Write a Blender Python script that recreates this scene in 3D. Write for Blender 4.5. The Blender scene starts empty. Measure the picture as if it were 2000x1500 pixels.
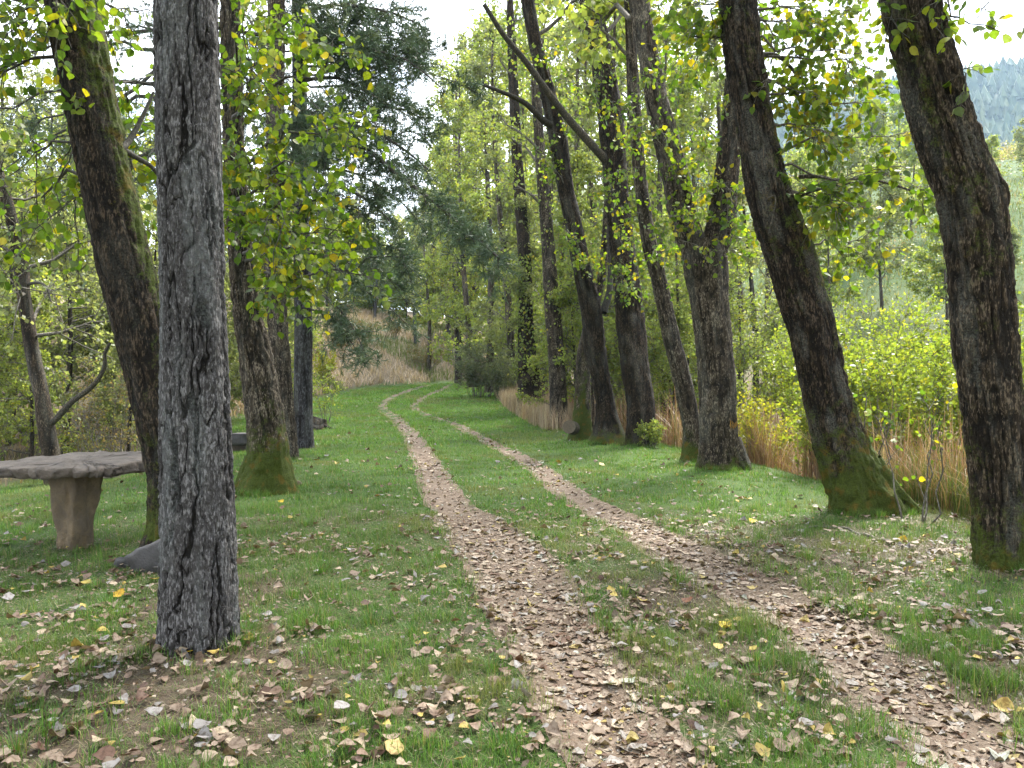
import bpy, math, random
import numpy as np
from mathutils import Vector

# ------------------------------------------------------------------ camera, sky, sun, exposure
SC = bpy.context.scene
COL = SC.collection
F, CX, CY, CAMZ = 1570.0, 1000.0, 750.0, 1.5          # focal length in photo pixels, centre, eye height
cam = bpy.data.cameras.new('camera'); camo = bpy.data.objects.new('camera', cam); COL.objects.link(camo)
camo.location = (0, 0, CAMZ); camo.rotation_euler = (math.radians(90), 0, 0)
cam.sensor_width = 36.0; cam.lens = F / 2000 * 36.0; cam.clip_end = 6000; cam.clip_start = 0.05
SC.camera = camo

SUN_EL, SUN_AZ = math.radians(52), math.radians(28)    # azimuth clockwise from +Y (ahead, a little right)
w = bpy.data.worlds.new('World'); SC.world = w; w.use_nodes = True
nt = w.node_tree; nt.nodes.clear()
N = nt.nodes.new; LK = nt.links.new
out = N('ShaderNodeOutputWorld'); bg = N('ShaderNodeBackground'); sky = N('ShaderNodeTexSky')
sky.sky_type = 'NISHITA'; sky.sun_disc = False; sky.sun_elevation = SUN_EL; sky.sun_rotation = SUN_AZ
sky.air_density = 1.0; sky.dust_density = 1.5
tc = N('ShaderNodeTexCoord'); mp = N('ShaderNodeMapping'); mp.inputs['Scale'].default_value = (1.6, 1.6, 3.2)
nz = N('ShaderNodeTexNoise'); nz.inputs['Scale'].default_value = 1.7; nz.inputs['Detail'].default_value = 6
cr = N('ShaderNodeValToRGB'); cr.color_ramp.elements[0].position = 0.33; cr.color_ramp.elements[1].position = 0.50
mx = N('ShaderNodeMix'); mx.data_type = 'RGBA'
mx.inputs[7].default_value = (8.6, 9.0, 9.6, 1)          # bright white cloud, in the sky texture's own units
LK(tc.outputs['Generated'], mp.inputs['Vector']); LK(mp.outputs[0], nz.inputs['Vector'])
LK(nz.outputs['Fac'], cr.inputs[0]); LK(cr.outputs[0], mx.inputs[0]); LK(sky.outputs[0], mx.inputs[6])
LK(mx.outputs[2], bg.inputs['Color']); bg.inputs['Strength'].default_value = 0.13
LK(bg.outputs[0], out.inputs['Surface'])
w.cycles.sampling_method = 'MANUAL'; w.cycles.sample_map_resolution = 512

sl = bpy.data.lights.new('sun', 'SUN'); sl.energy = 4.8; sl.angle = math.radians(18); sl.color = (1, 0.95, 0.86)
so = bpy.data.objects.new('sun', sl); COL.objects.link(so)
sd = Vector((math.sin(SUN_AZ) * math.cos(SUN_EL), math.cos(SUN_AZ) * math.cos(SUN_EL), math.sin(SUN_EL)))
so.rotation_euler = sd.to_track_quat('Z', 'Y').to_euler(); so.location = (20, 20, 40)

SC.view_settings.view_transform = 'Standard'; SC.view_settings.look = 'None'
SC.view_settings.gamma = 1.0; SC.view_settings.exposure = 1.85; SC.view_settings.use_curve_mapping = False
cy = SC.cycles
cy.max_bounces = 5; cy.diffuse_bounces = 4; cy.glossy_bounces = 1; cy.transmission_bounces = 4
cy.transparent_max_bounces = 4; cy.volume_bounces = 0; cy.sample_clamp_indirect = 6
cy.caustics_reflective = False; cy.caustics_refractive = False
cy.use_denoising = True
try:
    cy.denoiser = 'OPENIMAGEDENOISE'
except Exception:
    pass

HAZE = True
rng = np.random.default_rng(7)

# ------------------------------------------------------------------ numpy noise
def _hash(ix, iy, iz, seed):
    h = (ix.astype(np.int64) * 374761393 + iy.astype(np.int64) * 668265263 + iz.astype(np.int64) * 2147483647 + seed * 974711) & 0xffffffff
    h = ((h ^ (h >> 13)) * 1274126177) & 0xffffffff
    h = ((h ^ (h >> 16)) * 2246822519) & 0xffffffff
    return ((h ^ (h >> 15)) & 0xffffff) / float(0xffffff)
def vnoise(x, y, z=None, seed=0):
    x = np.asarray(x, float); y = np.asarray(y, float); z = np.zeros_like(x) if z is None else np.asarray(z, float)
    ix, iy, iz = np.floor(x), np.floor(y), np.floor(z)
    fx, fy, fz = x - ix, y - iy, z - iz
    fx, fy, fz = [t * t * (3 - 2 * t) for t in (fx, fy, fz)]
    r = 0
    for a in (0, 1):
        for b in (0, 1):
            for c in (0, 1):
                wgt = (fx if a else 1 - fx) * (fy if b else 1 - fy) * (fz if c else 1 - fz)
                r = r + wgt * _hash(ix + a, iy + b, iz + c, seed)
    return r
def fbm(x, y, z=None, seed=0, oct=3):
    s, a, t = 0, 0.5, 0
    z = np.zeros_like(np.asarray(x, float)) if z is None else z
    for o in range(oct):
        s = s + a * vnoise(x * 2**o + o * 17.3, y * 2**o + o * 9.1, z * 2**o, seed + o); t += a; a *= 0.5
    return s / t
def sstep(a, b, x):
    t = np.clip((np.asarray(x, float) - a) / (b - a), 0, 1); return t * t * (3 - 2 * t)
def nrm(v):
    return v / np.maximum(np.linalg.norm(v, axis=-1, keepdims=True), 1e-9)

# ------------------------------------------------------------------ terrain
def rise(y):
    y = np.asarray(y, float)
    return np.where(y < 14, 0, np.where(y < 34, 0.045 * (y - 14)**2 / 40, 0.45 + 0.045 * (np.minimum(y, 75) - 34)))
def pix_ground_flat(px, py):
    # pixel -> point on the rising ground (no ditch, no banks)
    lo, hi = 1.0, 75.0
    f = lambda d: CAMZ - (py - CY) / F * d - float(rise(d))
    for _ in range(60):
        m = (lo + hi) / 2
        if f(m) > 0: lo = m
        else: hi = m
    return ((px - CX) / F * lo, lo)
LR = [(1250,1490,290),(1160,1395,245),(1105,1290,215),(1045,1185,222),(990,1080,205),(915,1020,140),(869,975,92),(836,905,58),(806,852,40),(773,817,30),(740,795,24),(768,775,20),(815,758,20),(850,750,15)]
RR = [(1925,1463,300),(1800,1372,270),(1690,1280,260),(1528,1185,205),(1397,1115,185),(1268,1045,132),(1117,968,66),(1040,905,48),(970,870,36),(890,828,25),(828,810,18),(804,795,16),(829,775,18),(867,760,16)]
def rut_curve(L):
    p = [(*pix_ground_flat(a, b), c) for a, b, c in L]
    ys = np.array([q[1] for q in p]); xs = np.array([q[0] for q in p]); ws = np.array([q[2] * q[1] / F for q in p])
    # go on towards the camera and behind it
    dx = (xs[0] - xs[2]) / (ys[0] - ys[2])
    ys = np.concatenate([[ -6, 0, 1.5], ys]); xs = np.concatenate([[xs[0] + dx * -6, xs[0] + dx * (0 - ys[3]), xs[0] + dx * (1.5 - ys[3])], xs]); ws = np.concatenate([[.7, .7, .7], ws])
    o = np.argsort(ys); return ys[o], xs[o], ws[o]
LRC, RRC = rut_curve(LR), rut_curve(RR)
def smooth_interp(y, ys, v):
    y = np.asarray(y, float); s = 0
    for k in (-.6, -.3, 0, .3, .6):
        e = 0.35 + 0.075 * np.abs(y)
        s = s + np.interp(y + k * e, ys, v)
    return s / 5
def rutx(y, C): return smooth_interp(y, C[0], C[1])
def rutw(y, C): return np.clip(smooth_interp(y, C[0], C[2]) * .92, 0.32, 0.80)
def rut_d(x, y):
    """signed distance to nearest rut edge, negative inside"""
    wob = 0.16 * (fbm(x * 2.6, y * 2.6, seed=5) - .5) + 0.10 * (vnoise(x * 9, y * 9, seed=6) - .5)
    a = np.abs(x - rutx(y, LRC)) - rutw(y, LRC) / 2
    b = np.abs(x - rutx(y, RRC)) - rutw(y, RRC) / 2
    d = np.minimum(a, b) + wob
    return np.where((y > 58) | (y < -6), 9.0, d)
ROWY = np.array([-20, 0, 6.7, 9.4, 14.3, 16, 19.5, 25.5, 34, 44, 60, 90])
ROWX = np.array([4.3, 4.3, 4.3, 4.5, 4.1, 3.9, 3.1, 1.9, 0.9, 0.2, 0.5, 0.5])
def bank_s(x, y):
    t1 = (-9.6 - x) * sstep(24, 33, y) - 0.2
    t2 = (y - (48 + (x + 10.7) * 1.9)) * 0.5
    t2 = np.where(x > -3, t2 - (x + 3) * 1.5, t2)
    return np.maximum(np.maximum(t1, t2), 0) * (y > 20)
def hill_s(x, y):
    return np.maximum(0, (x - 8) * 0.5 + (y - 32) * 0.8) * sstep(3, 9, x + (y - 30) * 0.02)
def height(x, y, fine=True):
    x = np.asarray(x, float); y = np.asarray(y, float)
    z = rise(y)
    e = x - np.interp(y, ROWY, ROWX)
    ditch = sstep(0.5, 1.7, e) * (1 - sstep(14, 24, e)) 
    z = z - 0.85 * ditch * (1 - sstep(38, 55, y))
    b = bank_s(x, y); z = z + 11 * (1 - np.exp(-b * 0.46 / 11)) + 0.02 * np.minimum(b, 600)
    s = hill_s(x, y); s = s * s / (s + 25); z = z + 80 * (1 - np.exp(-s * 0.5 / 80))
    z = z - 0.5 * sstep(-5.5, -9, x) * (1 - sstep(20, 28, y))
    far = sstep(15, 60, np.abs(x) + np.abs(y - 20) * .5)
    z = z + far * 1.5 * (fbm(x * .03, y * .03, seed=3) - .5)
    if fine:
        z = z + 0.07 * (fbm(x * .8, y * .8, seed=1) - .5) + 0.03 * (fbm(x * 3.1, y * 3.1, seed=2) - .5)
        z = z - 0.05 * (1 - sstep(-.22, .08, rut_d(x, y)))
    return z
def P(px, py, d):
    return np.array([(px - CX) / F * d, d, CAMZ - (py - CY) / F * d])
def visible(p, m=0.0):
    px = CX + F * p[:, 0] / np.maximum(p[:, 1], .01); py = CY - F * (p[:, 2] - CAMZ) / np.maximum(p[:, 1], .01)
    return (p[:, 1] > 0.3) & (px > -m) & (px < 2000 + m) & (py > -m) & (py < 1500 + m)

# ------------------------------------------------------------------ mesh helpers
def mesh_np(name, V, faces, mats, smooth=False, attrs=None):
    """faces: list of (n,k) int arrays"""
    me = bpy.data.meshes.new(name); V = np.ascontiguousarray(V, np.float32)
    faces = [f for f in faces if len(f)]
    nl = sum(f.size for f in faces); npoly = sum(len(f) for f in faces)
    me.vertices.add(len(V)); me.vertices.foreach_set('co', V.ravel())
    me.loops.add(nl); me.loops.foreach_set('vertex_index', np.concatenate([f.ravel() for f in faces]).astype(np.int32))
    tot = np.concatenate([np.full(len(f), f.shape[1]) for f in faces]).astype(np.int32)
    st = np.concatenate([[0], np.cumsum(tot)[:-1]]).astype(np.int32)
    me.polygons.add(npoly); me.polygons.foreach_set('loop_start', st)
    try: me.polygons.foreach_set('loop_total', tot)
    except Exception: pass
    if smooth: me.polygons.foreach_set('use_smooth', np.ones(npoly, bool))
    for an, av in (attrs or {}).items():
        a = me.attributes.new(an, 'FLOAT_COLOR', 'POINT'); c = np.ones((len(V), 4), np.float32); c[:, :av.shape[1]] = av
        a.data.foreach_set('color', c.ravel())
    for m in (mats if isinstance(mats, (list, tuple)) else [mats]): me.materials.append(m)
    me.update(); return me
def link(name, me, parent=None, loc=None):
    o = bpy.data.objects.new(name, me); COL.objects.link(o)
    if parent is not None: o.parent = parent
    if loc is not None: o.location = loc
    return o
def tag(o, label=None, cat=None, group=None, kind=None):
    for k, v in (('label', label), ('category', cat), ('group', group), ('kind', kind)):
        if v: o[k] = v
    return o
def empty(name, loc):
    o = bpy.data.objects.new(name, None); COL.objects.link(o); o.location = loc; o.empty_display_size = .2
    return o
def part(name, root, V, faces, mat, smooth=False, attrs=None, kind=None, label=None):
    """part given in world coordinates under an Empty that only translates"""
    off = np.array(root.location) if root is not None else 0
    o = link(name, mesh_np(name, np.asarray(V) - off, faces, mat, smooth, attrs), root)
    if kind: o['kind'] = kind
    if label: o['label'] = label
    return o
def frames(Pts):
    """Pts (...,K,3) -> two normals per point"""
    T = nrm(np.gradient(Pts, axis=-2))
    ref = np.where(np.abs(T[..., :1, 2:3]) > .9, np.array([1., 0, 0]), np.array([0, 0, 1.]))
    ref = np.broadcast_to(ref, T.shape)
    A = nrm(np.cross(T, ref)); B = np.cross(T, A)
    return T, A, B
def tubes(Pts, R, sides):
    """Pts (N,K,3), R (N,K) -> V, quads"""
    n, K, _ = Pts.shape
    if n == 0: return np.zeros((0, 3)), np.zeros((0, 4), int)
    T, A, B = frames(Pts)
    th = np.arange(sides) * 2 * math.pi / sides
    V = Pts[:, :, None] + R[:, :, None, None] * (np.cos(th)[:, None] * A[:, :, None] + np.sin(th)[:, None] * B[:, :, None])
    idx = np.arange(n * K * sides).reshape(n, K, sides)
    a = idx[:, :-1]; b = idx[:, 1:]
    q = np.stack([a, np.roll(a, -1, 2), np.roll(b, -1, 2), b], -1).reshape(-1, 4)
    return V.reshape(-1, 3), q
def catmull(p, n):
    p = np.asarray(p, float); seg = len(p) - 1
    q = np.vstack([2 * p[0] - p[1], p, 2 * p[-1] - p[-2]])
    t = np.linspace(0, seg, n); i = np.minimum(t.astype(int), seg - 1); u = (t - i)[:, None]
    a, b, c, d = q[i], q[i + 1], q[i + 2], q[i + 3]
    return .5 * (2 * b + (c - a) * u + (2 * a - 5 * b + 4 * c - d) * u**2 + (3 * b - a - 3 * c + d) * u**3)
def merge(parts):
    Vs, Fs, o = [], [], 0
    for V, Fc in parts:
        Vs.append(V); Fs.append(Fc + o); o += len(V)
    return np.vstack(Vs), np.vstack(Fs)

# ------------------------------------------------------------------ materials
def mat(name):
    m = bpy.data.materials.new(name); m.use_nodes = True; t = m.node_tree; t.nodes.clear()
    o = t.nodes.new('ShaderNodeOutputMaterial'); return m, t, o
def nd(t, typ, **kw):
    n = t.nodes.new(typ)
    for k, v in kw.items():
        if k in n.inputs: n.inputs[k].default_value = v
        else: setattr(n, k, v)
    return n
def mixc(t, fac, a, b, blend='MIX'):
    m = t.nodes.new('ShaderNodeMix'); m.data_type = 'RGBA'; m.blend_type = blend
    for s, v in ((0, fac), (6, a), (7, b)):
        if hasattr(v, 'is_linked') or hasattr(v, 'links'): t.links.new(v, m.inputs[s])
        else: m.inputs[s].default_value = v if s == 0 else (*v, 1)
    return m.outputs[2]
def ramp(t, src, p0, p1):
    r = t.nodes.new('ShaderNodeMapRange'); r.interpolation_type = 'SMOOTHSTEP'
    r.inputs['From Min'].default_value = p0; r.inputs['From Max'].default_value = p1
    t.links.new(src, r.inputs['Value']); return r.outputs[0]
def noise(t, vec, scale, detail=3, rough=.55):
    n = nd(t, 'ShaderNodeTexNoise', Scale=scale, Detail=detail, Roughness=rough)
    if vec is not None: t.links.new(vec, n.inputs['Vector'])
    return n.outputs['Fac']
def leaf_mat(name, source='attr', trans=0.45, gloss=.35, rough=.45, spots=0.):
    m, t, o = mat(name)
    if source == 'attr':
        c = nd(t, 'ShaderNodeAttribute', attribute_name='col').outputs['Color']
    else:
        c = nd(t, 'ShaderNodeObjectInfo').outputs['Color']
    if spots:
        g = nd(t, 'ShaderNodeNewGeometry').outputs['Position']; n1 = noise(t, g, 38, 4, .7)
        c = mixc(t, ramp(t, n1, .42, .68), c, mixc(t, 1.0, c, (spots, spots * .85, spots * .75), 'MULTIPLY'))
    p = nd(t, 'ShaderNodeBsdfPrincipled', Roughness=rough); p.inputs['Specular IOR Level'].default_value = gloss
    t.links.new(c, p.inputs['Base Color'])
    tr = nd(t, 'ShaderNodeBsdfTranslucent')
    c2 = mixc(t, 1.0, c, (1.30, 1.27, .70), 'MULTIPLY'); t.links.new(c2, tr.inputs['Color'])
    ms = nd(t, 'ShaderNodeMixShader', Fac=trans); t.links.new(p.outputs[0], ms.inputs[1]); t.links.new(tr.outputs[0], ms.inputs[2])
    t.links.new(ms.outputs[0], o.inputs['Surface']); return m
def bark_mat(name, outer, outer2, inner_shade, moss=(.030, .040, .006), lich=(.30, .31, .27), zs=.2, fs=42, bump=.9, flake=2.0, dk0=.36, dk1=.52):
    m, t, o = mat(name)
    a = nd(t, 'ShaderNodeAttribute', attribute_name='bk'); sp = nd(t, 'ShaderNodeSeparateColor'); t.links.new(a.outputs['Color'], sp.inputs[0])
    g = nd(t, 'ShaderNodeNewGeometry').outputs['Position']
    mp_ = nd(t, 'ShaderNodeMapping'); mp_.inputs['Scale'].default_value = (1, 1, zs); t.links.new(g, mp_.inputs['Vector'])
    v = mp_.outputs[0]
    n1 = noise(t, v, fs, 5, .7); n2 = noise(t, g, 3.1, 3); n3 = noise(t, g, 55, 3, .7)
    c = mixc(t, ramp(t, n1, dk0, dk1), outer, outer2)
    c = mixc(t, ramp(t, n2, .35, .7), c, mixc(t, .55, c, outer2))
    c = mixc(t, ramp(t, sp.outputs[0], .62, .2), c, inner_shade)  # furrows take brown inner bark, deepened toward black as painted crack shade
    c = mixc(t, ramp(t, n3, .3, .8), c, mixc(t, .5, c, (0.02, .018, .015)))
    mq = nd(t, 'ShaderNodeMapping'); mq.inputs['Scale'].default_value = (1, 1, .30); t.links.new(g, mq.inputs['Vector'])
    nf = noise(t, mq.outputs[0], fs * 1.5, 3, .6); nk = nd(t, 'ShaderNodeMath', operation='MULTIPLY_ADD'); t.links.new(n2, nk.inputs[0]); nk.inputs[1].default_value = .35; t.links.new(nf, nk.inputs[2])
    nk2 = nd(t, 'ShaderNodeMath', operation='MULTIPLY_ADD'); t.links.new(sp.outputs[0], nk2.inputs[0]); nk2.inputs[1].default_value = .16; t.links.new(nk.outputs[0], nk2.inputs[2])
    c = mixc(t, ramp(t, nk2.outputs[0], .78, .96), c, tuple(flake * (.75 * x + .25 * sum(outer) / 3) for x in outer))
    lf = nd(t, 'ShaderNodeMath', operation='MULTIPLY'); t.links.new(sp.outputs[2], lf.inputs[0]); t.links.new(ramp(t, n3, .25, .85), lf.inputs[1])
    c = mixc(t, lf.outputs[0], c, lich)
    mm = mixc(t, ramp(t, n3, .3, .7), moss, tuple(x * 2.1 for x in moss))
    mm = mixc(t, ramp(t, noise(t, g, 6.5, 3), .52, .68), mm, (.095, .068, .010))
    mf = nd(t, 'ShaderNodeMath', operation='MULTIPLY_ADD'); t.links.new(n3, mf.inputs[0]); mf.inputs[1].default_value = .6
    mo2 = nd(t, 'ShaderNodeMath', operation='MULTIPLY_ADD'); t.links.new(noise(t, g, 7.5, 4, .7), mo2.inputs[0]); mo2.inputs[1].default_value = 1.1; t.links.new(sp.outputs[1], mo2.inputs[2]); t.links.new(mo2.outputs[0], mf.inputs[2])
    c = mixc(t, ramp(t, mf.outputs[0], 1.12, 1.40), c, mm)
    p = nd(t, 'ShaderNodeBsdfPrincipled', Roughness=.9); p.inputs['Specular IOR Level'].default_value = .2
    t.links.new(c, p.inputs['Base Color'])
    h = nd(t, 'ShaderNodeMath', operation='ADD'); t.links.new(n1, h.inputs[0]); t.links.new(n3, h.inputs[1])
    bp = nd(t, 'ShaderNodeBump', Strength=bump, Distance=.02); t.links.new(h.outputs[0], bp.inputs['Height']); t.links.new(bp.outputs[0], p.inputs['Normal'])
    t.links.new(p.outputs[0], o.inputs['Surface']); return m
def stone_mat(name, a, b, sc=9, bump=.6):
    m, t, o = mat(name); g = nd(t, 'ShaderNodeNewGeometry').outputs['Position']
    n1 = noise(t, g, sc, 5, .65); n2 = noise(t, g, sc * 7, 3, .7)
    c = mixc(t, ramp(t, n1, .3, .7), a, b); c = mixc(t, ramp(t, n2, .45, .8), c, tuple(x * .55 for x in a))
    p = nd(t, 'ShaderNodeBsdfPrincipled', Roughness=.88); t.links.new(c, p.inputs['Base Color'])
    h = nd(t, 'ShaderNodeMath', operation='ADD'); t.links.new(n1, h.inputs[0]); t.links.new(n2, h.inputs[1])
    bp = nd(t, 'ShaderNodeBump', Strength=bump, Distance=.02); t.links.new(h.outputs[0], bp.inputs['Height']); t.links.new(bp.outputs[0], p.inputs['Normal'])
    t.links.new(p.outputs[0], o.inputs['Surface']); return m
M = {}
M['leaf'] = leaf_mat('leaf', trans=.6, spots=.86)
M['leaf_obj'] = leaf_mat('leaf_single', 'obj', trans=.62, spots=.75)
M['litter'] = leaf_mat('dry_leaf', trans=.12, gloss=.2, rough=.6, spots=.45)
M['litter_obj'] = leaf_mat('dry_leaf_single', 'obj', trans=.12, gloss=.2, rough=.6, spots=.45)
M['grass'] = leaf_mat('grass', trans=.35, gloss=.25)
M['needle'] = leaf_mat('needle', trans=.15, gloss=.3)
M['reed'] = leaf_mat('reed', trans=.25, gloss=.2)
M['poplar'] = bark_mat('poplar_bark', (.080, .057, .033), (.020, .0135, .008), (.007, .0048, .003))
M['poplar_dark'] = bark_mat('poplar_bark_dark', (.050, .033, .018), (.012, .008, .0048), (.005, .0034, .0022))
M['poplar_grey'] = bark_mat('poplar_bark_grey', (.112, .088, .060), (.038, .028, .018), (.011, .008, .005))
M['pine'] = bark_mat('pine_bark', (.108, .102, .104), (.046, .042, .042), (.008, .0065, .006), zs=.42, fs=60, flake=1.9, dk0=.38, dk1=.58, lich=(.24, .26, .258))
M['pine_dark'] = bark_mat('pine_bark_dark', (.050, .050, .056), (.028, .027, .029), (.012, .010, .010), zs=.5, fs=30)
M['twig'] = bark_mat('twig_bark', (.12, .105, .085), (.075, .062, .05), (.06, .05, .04), bump=.2)
M['twig_dark'] = bark_mat('twig_bark_dark', (.055, .046, .038), (.035, .03, .024), (.03, .025, .02), bump=.2)
M['stone'] = stone_mat('table_stone', (.175, .14, .115), (.085, .07, .06), 7, 1.0)
M['stone_tan'] = stone_mat('pedestal_stone', (.20, .145, .085), (.10, .078, .055), 5, .9)
M['stone_grey'] = stone_mat('grey_stone', (.085, .08, .082), (.05, .047, .048))
M['wood_cut'] = stone_mat('cut_wood', (.14, .11, .075), (.09, .07, .05), 20)

# ------------------------------------------------------------------ ground and track
def ground_mat():
    m, t, o = mat('ground_soil')
    a = nd(t, 'ShaderNodeAttribute', attribute_name='gr'); sp = nd(t, 'ShaderNodeSeparateColor'); t.links.new(a.outputs['Color'], sp.inputs[0])
    g = nd(t, 'ShaderNodeNewGeometry').outputs['Position']
    n1 = noise(t, g, 1.3, 5, .6); n2 = noise(t, g, 14, 4, .65); n3 = noise(t, g, 70, 3, .7)
    soil = mixc(t, ramp(t, n2, .3, .7), (.062, .046, .032), (.115, .088, .064))
    green = mixc(t, ramp(t, n2, .3, .7), (.035, .07, .016), (.065, .105, .028))
    f = nd(t, 'ShaderNodeMath', operation='MULTIPLY_ADD'); t.links.new(n2, f.inputs[0]); f.inputs[1].default_value = .8; t.links.new(sp.outputs[0], f.inputs[2])
    c = mixc(t, ramp(t, f.outputs[0], .55, 1.1), soil, green)
    dry = mixc(t, ramp(t, n2, .3, .7), (.26, .20, .145), (.16, .14, .08))
    c = mixc(t, sp.outputs[1], c, dry)
    c = mixc(t, ramp(t, n3, .35, .75), c, mixc(t, .45, c, (.03, .025, .015)))
    p = nd(t, 'ShaderNodeBsdfPrincipled', Roughness=.95); p.inputs['Specular IOR Level'].default_value = .15
    t.links.new(c, p.inputs['Base Color'])
    h = nd(t, 'ShaderNodeMath', operation='ADD'); t.links.new(n2, h.inputs[0]); t.links.new(n3, h.inputs[1])
    bp = nd(t, 'ShaderNodeBump', Strength=.6, Distance=.03); t.links.new(h.outputs[0], bp.inputs['Height']); t.links.new(bp.outputs[0], p.inputs['Normal'])
    t.links.new(p.outputs[0], o.inputs['Surface']); return m
M['ground'] = ground_mat()
def track_mat():
    m, t, o = mat('track_earth'); g = nd(t, 'ShaderNodeNewGeometry').outputs['Position']
    n2 = noise(t, g, 11, 4, .65); n3 = noise(t, g, 80, 3, .7)
    c = mixc(t, ramp(t, n2, .3, .7), (.135, .098, .072), (.20, .155, .12)); c = mixc(t, ramp(t, n3, .45, .8), c, (.06, .042, .03))
    p = nd(t, 'ShaderNodeBsdfPrincipled', Roughness=.95); p.inputs['Specular IOR Level'].default_value = .15
    t.links.new(c, p.inputs['Base Color'])
    h = nd(t, 'ShaderNodeMath', operation='ADD'); t.links.new(n2, h.inputs[0]); t.links.new(n3, h.inputs[1])
    bp = nd(t, 'ShaderNodeBump', Strength=.7, Distance=.02); t.links.new(h.outputs[0], bp.inputs['Height']); t.links.new(bp.outputs[0], p.inputs['Normal'])
    t.links.new(p.outputs[0], o.inputs['Surface']); return m
M['track'] = track_mat()

def lawn_mask(x, y):
    """1 where short green grass grows"""
    e = x - np.interp(y, ROWY, ROWX)
    right = 1 - sstep(0.2, 1.2, e + .6 * (fbm(x * .9, y * .9, seed=21) - .5))
    left = sstep(-11.5, -8.5, x + 1.5 * (fbm(x * .5, y * .5, seed=22) - .5) + .12 * np.minimum(y, 14) * 0)
    far = 1 - sstep(0.0, 0.8, bank_s(x, y))
    return right * left * far * (1 - sstep(58, 62, y))
def grid_axis(a, b, fine0, fine1, step, growth=1.13):
    c = list(np.arange(fine0, fine1, step)); s = step; v = fine1
    while v < b: c.append(v); s *= growth; v += s
    c.append(b); s = step; v = fine0 - step; l = []
    while v > a: l.append(v); s *= growth; v -= s
    l.append(a); return np.array(l[::-1] + c)
gx = grid_axis(-1500, 1700, -4.6, 5.2, .085, 1.11); gy = grid_axis(-120, 1700, 1.8, 10, .085, 1.05)
X, Y = np.meshgrid(gx, gy); Z = height(X, Y)
lm = lawn_mask(X, Y); e_ = X - np.interp(Y, ROWY, ROWX)
patch = fbm(X * .55, Y * .55, seed=31)
nearness = 1 - sstep(5, 16, Y)
green = lm * np.clip(1.0 - nearness * .8 * sstep(.45, .65, patch), 0, 1)
dryf = np.clip(sstep(0.2, 1.5, bank_s(X, Y)) + sstep(1.0, 2.0, e_) * .7 * (1 - sstep(20, 30, hill_s(X, Y))), 0, 1) 
hillg = sstep(4, 20, hill_s(X, Y))
green = np.clip(green + hillg * .9, 0, 1); dryf = dryf * (1 - hillg * .75)
nyy, nxx = X.shape
idx = np.arange(nxx * nyy).reshape(nyy, nxx)
q = np.stack([idx[:-1, :-1], idx[:-1, 1:], idx[1:, 1:], idx[1:, :-1]], -1).reshape(-1, 4)
V = np.stack([X, Y, Z], -1).reshape(-1, 3)
g_o = link('ground', mesh_np('ground', V, [q], M['ground'], True, {'gr': np.stack([green, dryf, 0 * dryf], -1).reshape(-1, 3)}))
tag(g_o, 'grassy ground with thin lawn and bare soil', 'ground', kind='structure')

for nm, C, lb in (('track_rut', LRC, 'left wheel rut of the track, covered with dry leaves'), ('track_rut', RRC, 'right wheel rut of the track, covered with dry leaves')):
    ys = np.concatenate([np.arange(-3, 14, .06), np.arange(14, 57, .2)])
    us = np.linspace(-1, 1, 15)
    xc, hw = rutx(ys, C), rutw(ys, C) / 2
    el = hw + .05 * (fbm(ys * 2.5, ys * 0 + 3, seed=41) - .5) * 2 + .02; er = hw + .05 * (fbm(ys * 2.5, ys * 0 + 9, seed=42) - .5) * 2 + .02
    XX = xc[:, None] + np.where(us < 0, us[None] * el[:, None], us[None] * er[:, None]); YY = ys[:, None] + 0 * XX
    ZZ = height(XX, YY) + .008 * (1 - us[None]**4) + .002
    k = np.arange(XX.size).reshape(XX.shape)
    q = np.stack([k[:-1, :-1], k[:-1, 1:], k[1:, 1:], k[1:, :-1]], -1).reshape(-1, 4)
    o = link(nm, mesh_np(nm, np.stack([XX, YY, ZZ], -1).reshape(-1, 3), [q], M['track'], True)); tag(o, lb, 'track', kind='structure')

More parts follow.
